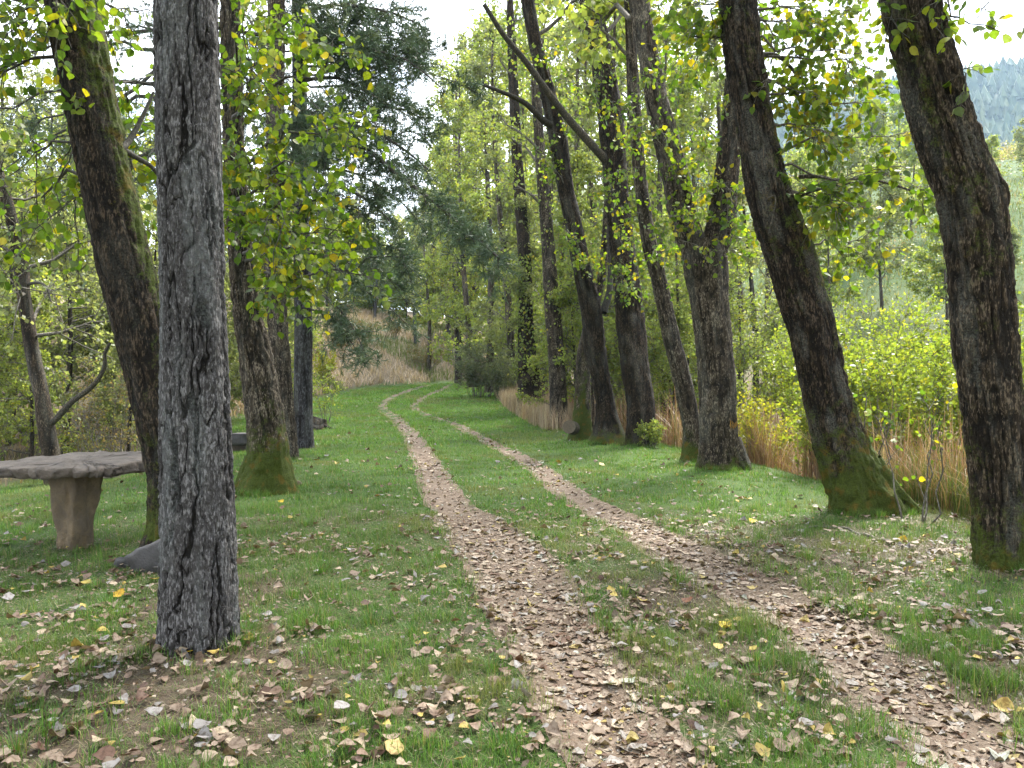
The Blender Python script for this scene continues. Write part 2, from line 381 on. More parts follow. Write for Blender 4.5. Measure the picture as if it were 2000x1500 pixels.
# ------------------------------------------------------------------ trunks
def worley(u, v, seed, period_u):
    iu, iv = np.floor(u), np.floor(v); f1 = np.full(u.shape, 9.); f2 = np.full(u.shape, 9.)
    for a in (-1, 0, 1):
        for b in (-1, 0, 1):
            cu, cv = iu + a, iv + b; cw = np.mod(cu, period_u)
            px = cu + .15 + .7 * _hash(cw, cv, cw * 0, seed); pv = cv + .1 + .8 * _hash(cw, cv, cw * 0 + 1, seed)
            d = np.hypot(u - px, v - pv); f2 = np.minimum(np.maximum(f1, d), f2); f1 = np.minimum(f1, d)
    return f2 - f1
def trunk_mesh(path, nu, dz, dense_to, kind='poplar', amp=.02, flare=.5, flare_h=.35, seed=0, moss_base=.5, moss=0., moss_az=None, lich=.4, base=True, bulges=(), moss_h=.28):
    """path: (n,4) x,y,z,r.  Returns V, quads, bk"""
    p = np.asarray(path, float)
    L = np.sum(np.linalg.norm(np.diff(p[:, :3], axis=0), axis=1))
    c = catmull(p, 400); s = np.concatenate([[0], np.cumsum(np.linalg.norm(np.diff(c[:, :3], axis=0), axis=1))])
    sdense = np.interp(dense_to, c[:, 2], s) if dense_to < c[-1, 2] else s[-1]
    sv = np.arange(0, sdense, dz); step = dz * 1.3
    ext = []
    v = sdense
    while v < s[-1]: ext.append(v); v += step; step = min(step * 1.25, .6)
    ext.append(s[-1]); sv = np.concatenate([sv, ext])
    C = np.stack([np.interp(sv, s, c[:, k]) for k in range(4)], -1)
    Tn = nrm(np.gradient(C[:, :3], axis=0)); A = nrm(np.cross(Tn, np.array([0, 1., 0]))); B = np.cross(Tn, A)  # A ~ -+x
    th = np.arange(nu) * 2 * math.pi / nu
    r = C[:, 3][:, None] * np.ones((1, nu)); h = sv[:, None] * np.ones((1, nu)); TH = th[None] + 0 * r
    cs, sn = np.cos(TH), np.sin(TH)
    if base:
        lob = .55 + .45 * np.cos(TH * 3 + seed) * .6 + .5 * (vnoise(cs * 2.2 + seed, sn * 2.2, h * .5, seed + 3) - .3)
        r = r * (1 + flare * np.clip(lob, .1, 2) * np.exp(-np.maximum(h - .3, 0) / flare_h))
    r = r * (1 + .10 * (fbm(cs * 1.4 + seed, sn * 1.4, h * .9, seed + 4, 2) - .5) * 2)
    for (bz, bth, bs, ba) in bulges:
        dth = np.angle(np.exp(1j * (TH - bth))); r = r + ba * np.exp(-(dth / .8)**2 - ((h - bz) / bs)**2)
    R0 = np.median(C[:, 3])
    if kind == 'pine':
        w1 = fbm(cs * R0 * 9 + 5, sn * R0 * 9, h * 3.0, seed + 8) - .5; w2 = fbm(cs * R0 * 30 + 5, sn * R0 * 30, h * 16, seed + 18, 2) - .5
        wx_ = w1 * 1.5 + w2 * .6
        na = vnoise(cs * R0 * 21 + wx_ * .8, sn * R0 * 21 + wx_ * .8, h * 1.5 + wx_ * .4, seed + 10); nb = vnoise(cs * R0 * 30 + wx_ * 1.2 + 7, sn * R0 * 30 + wx_ * 1.2, h * 3.4, seed + 14)
        nc = vnoise(cs * R0 * 16 + wx_ * 3 + 3, sn * R0 * 16, h * 17 + wx_ * 4, seed + 16); msk = sstep(.35, .6, vnoise(cs * R0 * 8 + 2, sn * R0 * 8, h * 2, seed + 17))
        ca = sstep(.015, .16, np.abs(2 * na - 1)); cb = sstep(.0, .11, np.abs(2 * nb - 1)); cc_ = sstep(.0, .10, np.abs(2 * nc - 1))
        cr_ = ca * (1 - .75 * (1 - cb)) * (1 - .35 * msk * (1 - cc_))
        fl = fbm(cs * R0 * 34, sn * R0 * 34, h * 24, seed + 12)
        hgt = cr_ * (.65 + .35 * fl)
        disp = amp * (hgt - .75) + amp * .45 * (fl - .5)
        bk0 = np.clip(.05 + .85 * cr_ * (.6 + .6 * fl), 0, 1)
    else:
        wx = .35 * (fbm(cs * 3 * R0 * 4, sn * 3 * R0 * 4, h * 1.6, seed + 6) - .5)
        fq = 24.
        n1 = vnoise(cs * R0 * fq + wx * 4, sn * R0 * fq + wx * 4, h * 4.2, seed + 1)
        n2 = vnoise(cs * R0 * fq * 2.1 + wx * 6, sn * R0 * fq * 2.1, h * 11, seed + 2)
        n3 = fbm(cs * R0 * 45, sn * R0 * 45, h * 22, seed + 5, 2)
        rd = np.abs(2 * n1 - 1); rd2 = np.abs(2 * n2 - 1)
        hgt = np.clip(np.minimum(rd * 2.2, 1) * .65 + np.minimum(rd2 * 2, 1) * .35, 0, 1)
        disp = amp * (hgt - .6) + amp * .35 * (n3 - .5)
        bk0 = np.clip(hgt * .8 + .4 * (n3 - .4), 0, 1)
    mo = moss_base * np.exp(-np.maximum(h - .3, 0) / moss_h) * 1.25 + moss * (fbm(cs * 1.2, sn * 1.2, h * .8, seed + 20) * 1.6 - .35)
    if moss_az is not None: mo = mo + .32 * np.clip(np.cos(TH - moss_az), 0, 1)**2 * moss * 2
    mo = np.clip(mo, 0, 1)
    r = r + disp * (1 - .2 * mo) + mo * (.010 + .10 * R0 / .25 * (fbm(cs * R0 * 14, sn * R0 * 14, h * 9, seed + 40, 3) - .5))
    li = np.clip((fbm(cs * 2.3 + 3, sn * 2.3, h * 2.1, seed + 30) - .5) * 5, 0, 1) * lich
    Vv = C[:, None, :3] + r[:, :, None] * (cs[:, :, None] * A[:, None] + sn[:, :, None] * B[:, None])
    k = np.arange(Vv.shape[0] * nu).reshape(-1, nu); a, b = k[:-1], k[1:]
    q = np.stack([a, np.roll(a, -1, 1), np.roll(b, -1, 1), b], -1).reshape(-1, 4)
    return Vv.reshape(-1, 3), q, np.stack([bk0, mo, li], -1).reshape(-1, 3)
def px_path(pts, d, dd=0., top=None, ground=True, bend=(0, 0)):
    """pts: (px, py, width px) from foot to top of what is seen; continues to height `top`"""
    out = []
    for k, (px, py, wd) in enumerate(pts):
        dk = d + dd * (CAMZ - (py - CY) / F * d)
        p = P(px, py, dk); out.append([*p, .94 * wd * dk / F / 2])
    out = np.array(out)
    if ground:
        z = float(height(out[0, 0], out[0, 1])); out[0, 2] = z
        f = out[0].copy(); f[2] -= .3; out = np.vstack([f, out])
    if top is not None:
        a, b = out[-2], out[-1]; n = 4; z0 = b[2]
        sx, sy = (b[0] - a[0]) / (b[2] - a[2]), (b[1] - a[1]) / (b[2] - a[2])
        for i in range(1, n + 1):
            t = i / n; z = z0 + (top - z0) * t; dz_ = z - z0
            out = np.vstack([out, [b[0] + sx * dz_ * (1 - .5 * t) + bend[0] * t * t, b[1] + sy * dz_ * (1 - .5 * t) + bend[1] * t * t, z, b[3] * (1 - t * .86)]])
    return out

# ------------------------------------------------------------------ branches and leaves
def rand_unit(n, r): return nrm(r.normal(size=(n, 3)))
def interp_curve(Pts, t):
    """Pts (N,K,3), t (N,m) -> (N,m,3), tangents"""
    K = Pts.shape[1]; u = t * (K - 1); i = np.minimum(u.astype(int), K - 2); f = (u - i)[..., None]
    n = np.arange(len(Pts))[:, None]
    a, b = Pts[n, i], Pts[n, i + 1]; return a + (b - a) * f, nrm(b - a)
def children(Pts, n, t0, t1, ln, r, spread=.9, up=.15, droop=.0, K=5, taper=.5, wig=.12):
    N_ = len(Pts); t = r.uniform(t0, t1, (N_, n)); p, tg = interp_curve(Pts, t)
    p = p.reshape(-1, 3); tg = tg.reshape(-1, 3); m = len(p)
    d = nrm(tg * (1.1 - spread * .5) + rand_unit(m, r) * spread + np.array([0, 0, up]))
    l = (ln * r.uniform(.55, 1.25, m) * (1 - taper * t.ravel()))[:, None, None]
    s = np.linspace(0, 1, K)[None, :, None]
    side = rand_unit(m, r)[:, None] * wig
    out = p[:, None] + d[:, None] * s * l + side * l * s**2 + np.array([0, 0, -1.]) * droop * l * s**2
    return out + r.normal(size=out.shape) * l * .025 * (s > 0)
LEAF_HI = (np.array([[0, 0, 0], [-.30, .08, .03], [-.50, .36, .05], [-.40, .66, .03], [-.14, .90, 0], [0, 1.08, -.05], [.14, .90, 0], [.40, .66, .03], [.50, .36, .05], [.30, .08, .03], [0, .3, -.03], [0, .68, -.04]]),
           np.array([[0, 10, 2, 1], [10, 11, 3, 2], [11, 5, 4, 3], [0, 9, 8, 10], [10, 8, 7, 11], [11, 7, 6, 5]]))
LEAF_MID = (np.array([[0, 0, 0], [-.46, .35, .06], [-.28, .78, .02], [0, 1.05, -.04], [.28, .78, .02], [.46, .35, .06]]), np.array([[0, 3, 2, 1], [0, 5, 4, 3]]))
LEAF_LO = (np.array([[0, 0, 0], [-.45, .5, .08], [0, 1, -.02], [.45, .5, .08]]), np.array([[0, 3, 2, 1]]))
def leaf_place(tpl, pos, ax, nr, size):
    """positions, long axis, normal, size -> V, F"""
    T, Fc = tpl; ax = nrm(ax); nr = nrm(nr - ax * np.sum(nr * ax, -1, keepdims=True)); sx = np.cross(ax, nr)
    s = size[:, None, None]
    V = pos[:, None] + s * (T[None, :, 0:1] * sx[:, None] + T[None, :, 1:2] * ax[:, None] + T[None, :, 2:3] * nr[:, None])
    F_ = Fc[None] + (np.arange(len(pos)) * len(T))[:, None, None]
    return V.reshape(-1, 3), F_.reshape(-1, Fc.shape[1])
PAL_NEAR = [((.085, .165, .016), .34), ((.055, .11, .014), .14), ((.15, .235, .018), .24), ((.22, .27, .02), .14), ((.44, .35, .014), .06), ((.17, .21, .12), .08)]
PAL_MID = [((.155, .22, .05), .34), ((.205, .28, .068), .32), ((.27, .32, .08), .20), ((.36, .33, .06), .05), ((.19, .24, .13), .09)]
PAL_GREY = [((.155, .20, .08), .4), ((.20, .245, .105), .35), ((.26, .285, .12), .15), ((.16, .18, .115), .10)]
PAL_YEL = [((.20, .24, .02), .4), ((.28, .29, .025), .3), ((.14, .20, .025), .2), ((.36, .31, .03), .1)]
PAL_DRY = [((.16, .12, .06), .5), ((.13, .13, .05), .5)]
def palette(n, pal, r, var=.18):
    c = np.array([a for a, _ in pal]); pw = np.array([b for _, b in pal]); pw = pw / pw.sum()
    k = r.choice(len(c), n, p=pw); return c[k] * (1 + var * r.normal(size=(n, 1))).clip(.5, 1.6)
def twig_leaves(tw, nleaf, size, pal, r, t0=.1, hang=.5, flat=.35):
    t = r.uniform(t0, 1.0, (len(tw), nleaf)); p, tg = interp_curve(tw, t); p = p.reshape(-1, 3); tg = tg.reshape(-1, 3); n = len(p)
    ax = nrm(rand_unit(n, r) * .8 + tg * .45 + np.array([0, 0, -hang])); nr = rand_unit(n, r) + np.array([0, 0, flat])
    sz = size * (.45 + .8 * r.random(n)**.8); p = p + ax * (sz * .35)[:, None]
    # colour runs in clumps: leaves of one twig are alike
    c = np.repeat(palette(len(tw), pal, r, .1), nleaf, 0) * .45 + palette(n, pal, r, .25) * .55
    return p, ax, nr, sz, c
def cur(p0, p1, sag=0., K=8, r=None, wig=.05):
    p0, p1 = np.asarray(p0, float), np.asarray(p1, float); s = np.linspace(0, 1, K)[:, None]
    L = np.linalg.norm(p1 - p0); o = p0 + (p1 - p0) * s + np.array([0, 0, 1.]) * sag * L * 4 * s * (1 - s)
    if r is not None:
        k = r.normal(size=(K, 3)) * L * wig * .5; k[0] = 0; o = o + k
    return o
def path_at(path, z):
    p = np.asarray(path); return np.array([np.interp(z, p[:, 2], p[:, k]) for k in range(4)])
SINGLE = []     # (root, positions, axes, normals, sizes, colours) that become leaf objects
def slivers(Pts, w, r):
    d = Pts[:, -1] - Pts[:, 0]; sd_ = nrm(np.cross(d, rand_unit(len(d), r))) * w / 2
    return np.stack([Pts[:, 0] - sd_, Pts[:, 0] + sd_, Pts[:, -1]], 1).reshape(-1, 3), np.arange(len(d) * 3).reshape(-1, 3)
def foliage(root, limbs, lr, r, nsub=6, sub_len=.9, ntw=6, tw_len=.35, nleaf=6, size=.07, pal=PAL_MID, tpl=LEAF_MID, up=.1, droop=.1, singles=0, bark='twig', limb_name='limb', limb_sides=7, t0=.2, twig_r=.0036, hang=.5, bare=0.0, tw_on_limb=True, name='crown', hi=False):
    """limbs (n,K,3); lr start radii.  Makes limb parts, one twig part and one leaf part"""
    limbs = np.asarray(limbs); n, K = limbs.shape[:2]
    R = np.asarray(lr)[:, None] * np.linspace(1, .08, K)[None]
    bk = lambda V: np.tile(np.array([[.7, .15, .2]]), (len(V), 1))
    if limb_name:
        for i in range(n):
            V, q = tubes(limbs[i:i + 1], R[i:i + 1], limb_sides); part(limb_name, root, V, [q], M[bark], True, {'bk': bk(V)})
    sub = children(limbs, nsub, t0, 1, sub_len, r, .85, up, droop, 5, .45)
    tw = children(sub, ntw, .2, 1, tw_len, r, .9, 0, droop * 1.5, 4, .3)
    if tw_on_limb: tw = np.concatenate([tw, children(limbs, nsub, t0 + .2, 1, tw_len * 1.2, r, .9, 0, droop, 4, .2)])
    subR = np.mean(lr) * .28; subR = max(subR, twig_r * 1.6)
    if hi:
        parts = [tubes(sub, np.broadcast_to(np.linspace(subR, twig_r * 1.2, 5), sub.shape[:2]), 4), tubes(tw, np.broadcast_to(np.linspace(twig_r * 1.2, twig_r * .6, 4), tw.shape[:2]), 3)]
        fs_ = []
    else:
        parts = [tubes(sub[:, ::2], np.broadcast_to(np.linspace(subR, twig_r, 3), (len(sub), 3)), 3)]
    if not limb_name: parts.append(tubes(limbs[:, [0, 2, 4, 7]], R[:, [0, 2, 4, 7]], 4))
    V, q = merge(parts); fl_ = [q]
    if not hi:
        Vt, qt = slivers(tw, twig_r * 2.2, r); fl_.append(qt + len(V)); V = np.vstack([V, Vt])
    part('twigs', root, V, fl_, M[bark], True, {'bk': bk(V)}, kind='stuff')
    if bare: tw = tw[r.random(len(tw)) > bare]
    p, ax, nr, sz, c = twig_leaves(tw, nleaf, size, pal, r, hang=hang)
    sing = np.zeros(len(p), bool)
    if singles:
        app = sz / np.maximum(p[:, 1], .5); app[~visible(p)] = 0
        k = np.argsort(-app)[:singles * 2]; k = k[app[k] > 0]; r.shuffle(k); sing[k[:singles]] = True
        SINGLE.append((root, p[sing], ax[sing], nr[sing], sz[sing], c[sing]))
    V, Fq = leaf_place(tpl, p[~sing], ax[~sing], nr[~sing], sz[~sing])
    part(name, root, V, [Fq], M['leaf'], False, {'col': np.repeat(c[~sing], len(tpl[0]), 0)}, kind='stuff')
def trunk_part(root, path, name='trunk', m='poplar', **kw):
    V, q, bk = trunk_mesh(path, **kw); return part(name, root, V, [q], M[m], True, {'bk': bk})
def rand_limbs(path, r, z0, z1, n, ln, el=(.2, .9), K=8, az=None, top_short=.5):
    out, rad = [], []
    for i in range(n):
        z = z0 + (z1 - z0) * (i + r.random()) / n; b = path_at(path, z); a = r.uniform(0, 2 * math.pi) if az is None else r.uniform(*az)
        e = r.uniform(*el); L = ln * r.uniform(.6, 1.15) * (1 - top_short * (z - z0) / (z1 - z0))
        d = np.array([math.cos(a) * math.cos(e), math.sin(a) * math.cos(e), math.sin(e)])
        out.append(cur(b[:3], b[:3] + d * L, r.uniform(-.05, .06), K, r)); rad.append(min(b[3] * .5, .012 + L * .016))
    return out, rad

TREES = {}; TRUNK = {}
R_ = np.random.default_rng
def feature_tree(name, label, pts, d, m, top, group=None, dd=0., **kw):
    path = px_path(pts, d, dd, top); root = empty(name, (path[1, 0], path[1, 1], path[1, 2])); tag(root, label, 'tree', group)
    TRUNK[root.name] = trunk_part(root, path, m=m, **kw); TREES[label] = (root, path); return root, path

# ------------------------------------------------------------------ the trees one can tell apart
# tall grey pine, left foreground
g_pine, pp = feature_tree('pine_tree', 'tall straight grey pine trunk with plated bark, nearest tree on the left',
    [(390,1262,150),(388,1100,146),(385,900,140),(378,600,134),(368,300,126),(362,0,120),(358,-260,114)], 4.6, 'pine', 17,
    nu=190, dz=.011, dense_to=4.0, kind='pine', amp=.026, flare=.12, flare_h=.15, seed=11, moss_base=.05, moss=0.02, lich=.55)
# dark leaning poplar behind it
d_pop, dp = feature_tree('poplar_tree', 'dark mossy leaning poplar just behind the grey pine, beside the stone table',
    [(346,1085,112),(348,1000,108),(338,900,108),(315,800,110),(290,700,108),(264,600,106),(240,500,104),(197,300,99),(158,100,101),(139,0,102),(122,-120,98)], 6.9, 'poplar_dark', 17,
    nu=120, dz=.018, dense_to=5.4, amp=.028, flare=.45, flare_h=.25, seed=23, moss_base=.7, moss=.36, moss_az=3.0, lich=.12)
# mossy-footed poplar
m_pop, mp3 = feature_tree('poplar_tree', 'poplar with thick green moss round its flared foot, left of the track',
    [(520,957,92),(523,900,84),(518,830,76),(508,750,70),(496,680,64),(480,600,54),(470,500,46),(460,350,42),(452,100,40)], 11.2, 'poplar_grey', 16,
    nu=96, dz=.025, dense_to=6.5, amp=.045, flare=.62, flare_h=.30, seed=35, moss_base=1.1, moss_h=.5, moss=.12, moss_az=2.4, lich=.2)
f_pop, fp = feature_tree('poplar_tree', 'slender grey trunk squeezed between the moss-footed poplar and the dark pine',
    [(562,884,38),(556,800,37),(548,700,39),(540,600,40),(535,500,40),(538,250,36),(540,0,32)], 16.2, 'poplar_grey', 18,
    nu=56, dz=.05, dense_to=9, amp=.035, flare=.3, seed=47, moss_base=.2, moss=.1, lich=.3)
dk_pine, kp = feature_tree('pine_tree', 'dark blue-grey conifer trunk with drooping needle branches, left of the track',
    [(592,866,42),(592,750,38),(592,600,36),(588,450,34),(585,200,31),(583,0,28)], 18.6, 'pine_dark', 19,
    nu=56, dz=.05, dense_to=11, kind='pine', amp=.02, flare=.15, seed=53, moss_base=.1, moss=.05, lich=.3)
# right row
r1, q1 = feature_tree('poplar_tree', 'thick leaning poplar with a knobbly bulge at the right edge, nearest of the right row',
    [(1966,1098,116),(1960,1000,114),(1950,900,114),(1940,800,116),(1927,700,120),(1919,600,122),(1911,500,122),(1890,380,120),(1862,300,116),(1829,200,112),(1801,100,108),(1778,0,106),(1756,-110,102)], 6.7, 'poplar', 17,
    nu=156, dz=.015, dense_to=5.0, amp=.034, flare=.28, flare_h=.25, seed=61, moss_base=.42, moss=.40, moss_az=3.4, lich=.3, bulges=((3.35, 3.0, .15, .055),))
r2, q2 = feature_tree('poplar_tree', 'leaning dark poplar with wide mossy root flare, second of the right row',
    [(1690,1000,112),(1664,930,106),(1636,850,100),(1608,745,91),(1588,650,93),(1562,570,92),(1543,500,92),(1511,413,90),(1481,280,76),(1455,140,77),(1440,0,72),(1430,-120,68)], 9.4, 'poplar_dark', 17,
    nu=140, dz=.018, dense_to=6.2, amp=.036, flare=.7, flare_h=.30, seed=73, moss_base=1.0, moss_h=.4, moss=.34, moss_az=3.0, lich=.35)
r3, q3 = feature_tree('poplar_tree', 'forked grey poplar with a yellow mark low on its trunk',
    [(1408,915,80),(1404,850,73),(1400,745,73),(1394,675,75),(1384,587,80),(1378,520,92),(1372,470,84)], 14.3, 'poplar_grey', None,
    nu=80, dz=.03, dense_to=9, amp=.036, flare=.35, flare_h=.2, seed=83, moss_base=.35, moss=.15, lich=.25)
for pts, nm, sd_ in (([(1368,520,50),(1352,475,58),(1333,425,55),(1317,333,54),(1291,233,46),(1270,133,42),(1247,0,40)], 'stem', 5), ([(1385,520,50),(1398,475,56),(1409,425,55),(1420,333,47),(1432,233,46),(1440,100,40),(1442,0,38)], 'stem', 9)):
    pa = px_path(pts, 14.3, 0, 17, ground=False); trunk_part(r3, pa, 'stem', 'poplar_grey' if sd_ == 5 else 'poplar', nu=56, dz=.04, dense_to=9, amp=.032, flare=0, seed=80 + sd_, moss_base=0, moss=.15, lich=.3, base=False)
    TREES['r3' + str(sd_)] = (r3, pa)
r4, q4 = feature_tree('poplar_tree', 'slim curved poplar trunk leaning left behind the forked poplar',
    [(1354,896,44),(1351,840,36),(1341,780,38),(1327,720,36),(1311,660,36),(1298,600,33),(1283,530,32),(1267,467,31),(1249,333,26),(1236,150,23),(1228,0,20)], 15.6, 'poplar_grey', 15,
    nu=56, dz=.045, dense_to=9, amp=.022, flare=.5, flare_h=.25, seed=91, moss_base=.9, moss=.15, lich=.3)
r5, q5 = feature_tree('poplar_tree', 'stout dark poplar in the middle clump with a long bare limb reaching left',
    [(1254,866,58),(1249,780,57),(1241,720,56),(1235,660,57),(1229,600,57),(1213,467,50),(1203,367,48),(1192,233,50),(1172,100,44),(1152,0,42)], 19.2, 'poplar_dark', 20,
    nu=64, dz=.05, dense_to=11, amp=.04, flare=.3, flare_h=.4, seed=101, moss_base=.3, moss=.25, lich=.25)
r6, q6 = feature_tree('poplar_tree', 'leaning poplar in the middle clump, left neighbour of the stout dark one',
    [(1190,858,60),(1184,800,40),(1174,740,37),(1163,680,43),(1154,600,43),(1137,525,38),(1118,430,35),(1102,350,34),(1085,245,36),(1050,105,27),(1030,0,26)], 19.8, 'poplar_dark', 20,
    nu=60, dz=.05, dense_to=11, amp=.034, flare=.9, flare_h=.35, seed=113, moss_base=.5, moss=.25, lich=.3)
r7, q7 = feature_tree('poplar_tree', 'short leaning stem with bright mossy foot at the left of the middle clump',
    [(1134,850,42),(1137,800,34),(1138,740,31),(1140,690,28),(1150,640,24),(1166,580,20),(1178,520,17),(1186,400,14)], 20.6, 'poplar_grey', 12,
    nu=48, dz=.06, dense_to=11, amp=.022, flare=.5, flare_h=.25, seed=121, moss_base=1.0, moss_h=.6, moss=.4, lich=.1)
r8, q8 = feature_tree('poplar_tree', 'straight slender brown poplar beside the tall dry grass',
    [(1092,838,36),(1089,750,35),(1083,650,33),(1076,560,30),(1068,450,26),(1055,300,22),(1045,150,18),(1038,0,15)], 25.3, 'poplar_grey', 19,
    nu=40, dz=.08, dense_to=14, amp=.03, flare=.15, seed=131, moss_base=.1, moss=.2, lich=.2)
r9, q9 = feature_tree('poplar_tree', 'ivy-clad trunk rising out of the dry grass, far end of the right row',
    [(1036,800,54),(1033,740,46),(1029,680,36),(1027,620,30),(1024,500,26),(1010,300,22),(1000,100,18)], 31, 'poplar_dark', 20,
    nu=40, dz=.1, dense_to=16, amp=.05, flare=.2, seed=141, moss_base=.2, moss=.3, lich=.1)

# yellow mark on the forked poplar: a thin flake of paint on the bark
def patch_on(root, path, z, th0, hh, ww, mt, name, seed):
    rr_ = R_(seed); Vs, Fs = [], []
    for u in range(6):
        tha = th0 + ww * (u / 5 - .5); wa = ww / 6 * rr_.uniform(.35, .8); za = z + hh * rr_.uniform(-.55, -.2); zb = z + hh * rr_.uniform(.15, .6)
        for v in range(6):
            zz_ = za + (zb - za) * v / 5; b = path_at(path, zz_); rr = b[3] * 1.06 + .006; wv = wa * math.sin(math.pi * (v + .6) / 6.2)
            for sgn in (-1, 1):
                th = tha + sgn * wv / 2 + .03 * math.sin(v * 2 + u); Vs.append(b[:3] + rr * np.array([-math.cos(th), -math.sin(th), 0]))
        k = u * 12; Fs += [[k + 2 * v, k + 2 * v + 1, k + 2 * v + 3, k + 2 * v + 2] for v in range(5)]
    return part(name, root, np.array(Vs), [np.array(Fs)], mt, True)
M['yellow_paint'] = stone_mat('yellow_paint', (.42, .22, .012), (.30, .14, .01), 30, .3)
patch_on(r3, q3, CAMZ - (828 - CY) / F * 14.3, 2.25, .16, .55, M['yellow_paint'], 'paint_mark', 2)
pm_ = [o for o in r3.children if o.name == 'paint_mark'][0]; pm_['label'] = 'orange-yellow paint mark'; pm_.parent = TRUNK[r3.name]

# big roots
def root_part(tree, pts, r0, r1, m, seed, moss=.6):
    p = np.array(pts, float); p = np.vstack([p, p[-1] + (p[-1] - p[-2]) * .5 + [0, 0, -.14]]); c = catmull(np.column_stack([p, np.append(np.linspace(r0, r1, len(p) - 1), r1 * .5)]), 8)
    V, q, bk = trunk_mesh(c, nu=28, dz=.03, dense_to=99, amp=.025, flare=0, seed=seed, moss_base=0, moss=moss, base=False)
    o = part('root', tree, V, [q], M[m], True, {'bk': bk}); o.parent = TRUNK.get(tree.name, tree); return o
def gp(px, py, dz_=0.):
    x, y = pix_ground_flat(px, py); return np.array([x, y, float(height(x, y)) + dz_])
root_part(r2, [P(1700,900,9.4), P(1735,955,9.35), P(1775,992,9.3), P(1800,1012,9.3)], .14, .06, 'poplar_dark', 5, 1.0)
root_part(m_pop, [P(500,900,11.2), P(478,940,11.1), P(462,968,11.0)], .16, .07, 'poplar_grey', 9, 1.0)
root_part(r3, [P(1430,860,14.2), P(1448,895,14.1), P(1460,918,14.0)], .16, .08, 'poplar_grey', 15, .9)
root_part(d_pop, [P(330,1030,6.9), P(300,1070,6.75), P(278,1100,6.65)], .14, .06, 'poplar_dark', 19, .6)

# sawn stub on the mossy stem
def stub(root, c, d, r, L):
    d = nrm(np.array(d, float)); p = np.array([np.asarray(c) + d * L * t for t in (0, .5, 1)])
    V, q = tubes(p[None], np.full((1, 3), r), 18); o = part('sawn_stub', root, V, [q], M['poplar'], True, {'bk': np.tile([[.5, .2, .2]], (len(V), 1))})
    V2 = np.vstack([V[-18:], p[-1] + d * .004]); f = np.array([[i, (i + 1) % 18, 18] for i in range(18)])
    part('cut_face', root, V2 + d * .002, [f], M['wood_cut']).parent = o
stub(r7, P(1120, 836, 20.3), (-.35, -.75, .12), .17, .3)

# bare limbs that show
def px_limb(pts, d0, d1=None):
    d1 = d1 or d0; n = len(pts); return np.array([P(a, b, d0 + (d1 - d0) * i / (n - 1)) for i, (a, b) in enumerate(pts)])
def limb_part(root, pts, r0, r1, m='poplar', nm='limb'):
    c = catmull(np.column_stack([pts, np.linspace(r0, r1, len(pts))]), 24)
    V, q = tubes(c[None, :, :3], c[None, :, 3], 10); return part(nm, root, V, [q], M[m], True, {'bk': np.tile([[.5, .15, .25]], (len(V), 1))})
limb_part(r5, px_limb([(1190,320),(1165,293),(1110,232),(1070,180),(1025,118),(985,70),(945,8)], 19.2, 17.5), .11, .05, 'poplar')
limb_part(r6, px_limb([(1085,250),(1062,236),(1030,205),(1000,188),(945,166)], 19.8, 18.6), .10, .035, 'poplar_dark')
limb_part(r6, px_limb([(1178,610),(1190,570),(1192,520),(1188,450)], 19.8, 20.4), .10, .05, 'poplar_dark')
limb_part(r2, px_limb([(1560,345),(1600,345),(1640,352),(1700,350),(1800,378)], 9.4, 9.0), .026, .010, 'poplar_grey')
limb_part(r2, px_limb([(1480,107),(1520,110),(1560,150),(1600,200)], 9.4, 9.8), .03, .012, 'twig_dark')
limb_part(r2, px_limb([(1555,400),(1562,385),(1600,370),(1660,358)], 9.4, 9.0), .022, .008, 'twig_dark')
limb_part(r2, px_limb([(1415,70),(1400,72),(1370,72),(1340,70)], 9.4, 9.6), .022, .010, 'twig_dark')
limb_part(r2, px_limb([(1495,390),(1512,382),(1514,400),(1505,440),(1500,458)], 9.1, 9.05), .010, .005, 'poplar_grey')
limb_part(d_pop, px_limb([(236,290),(252,275),(275,235),(300,180)], 6.9, 7.2), .035, .012, 'twig_dark')
limb_part(d_pop, px_limb([(236,290),(262,305),(300,330),(330,380)], 6.9, 7.4), .03, .012, 'twig_dark')

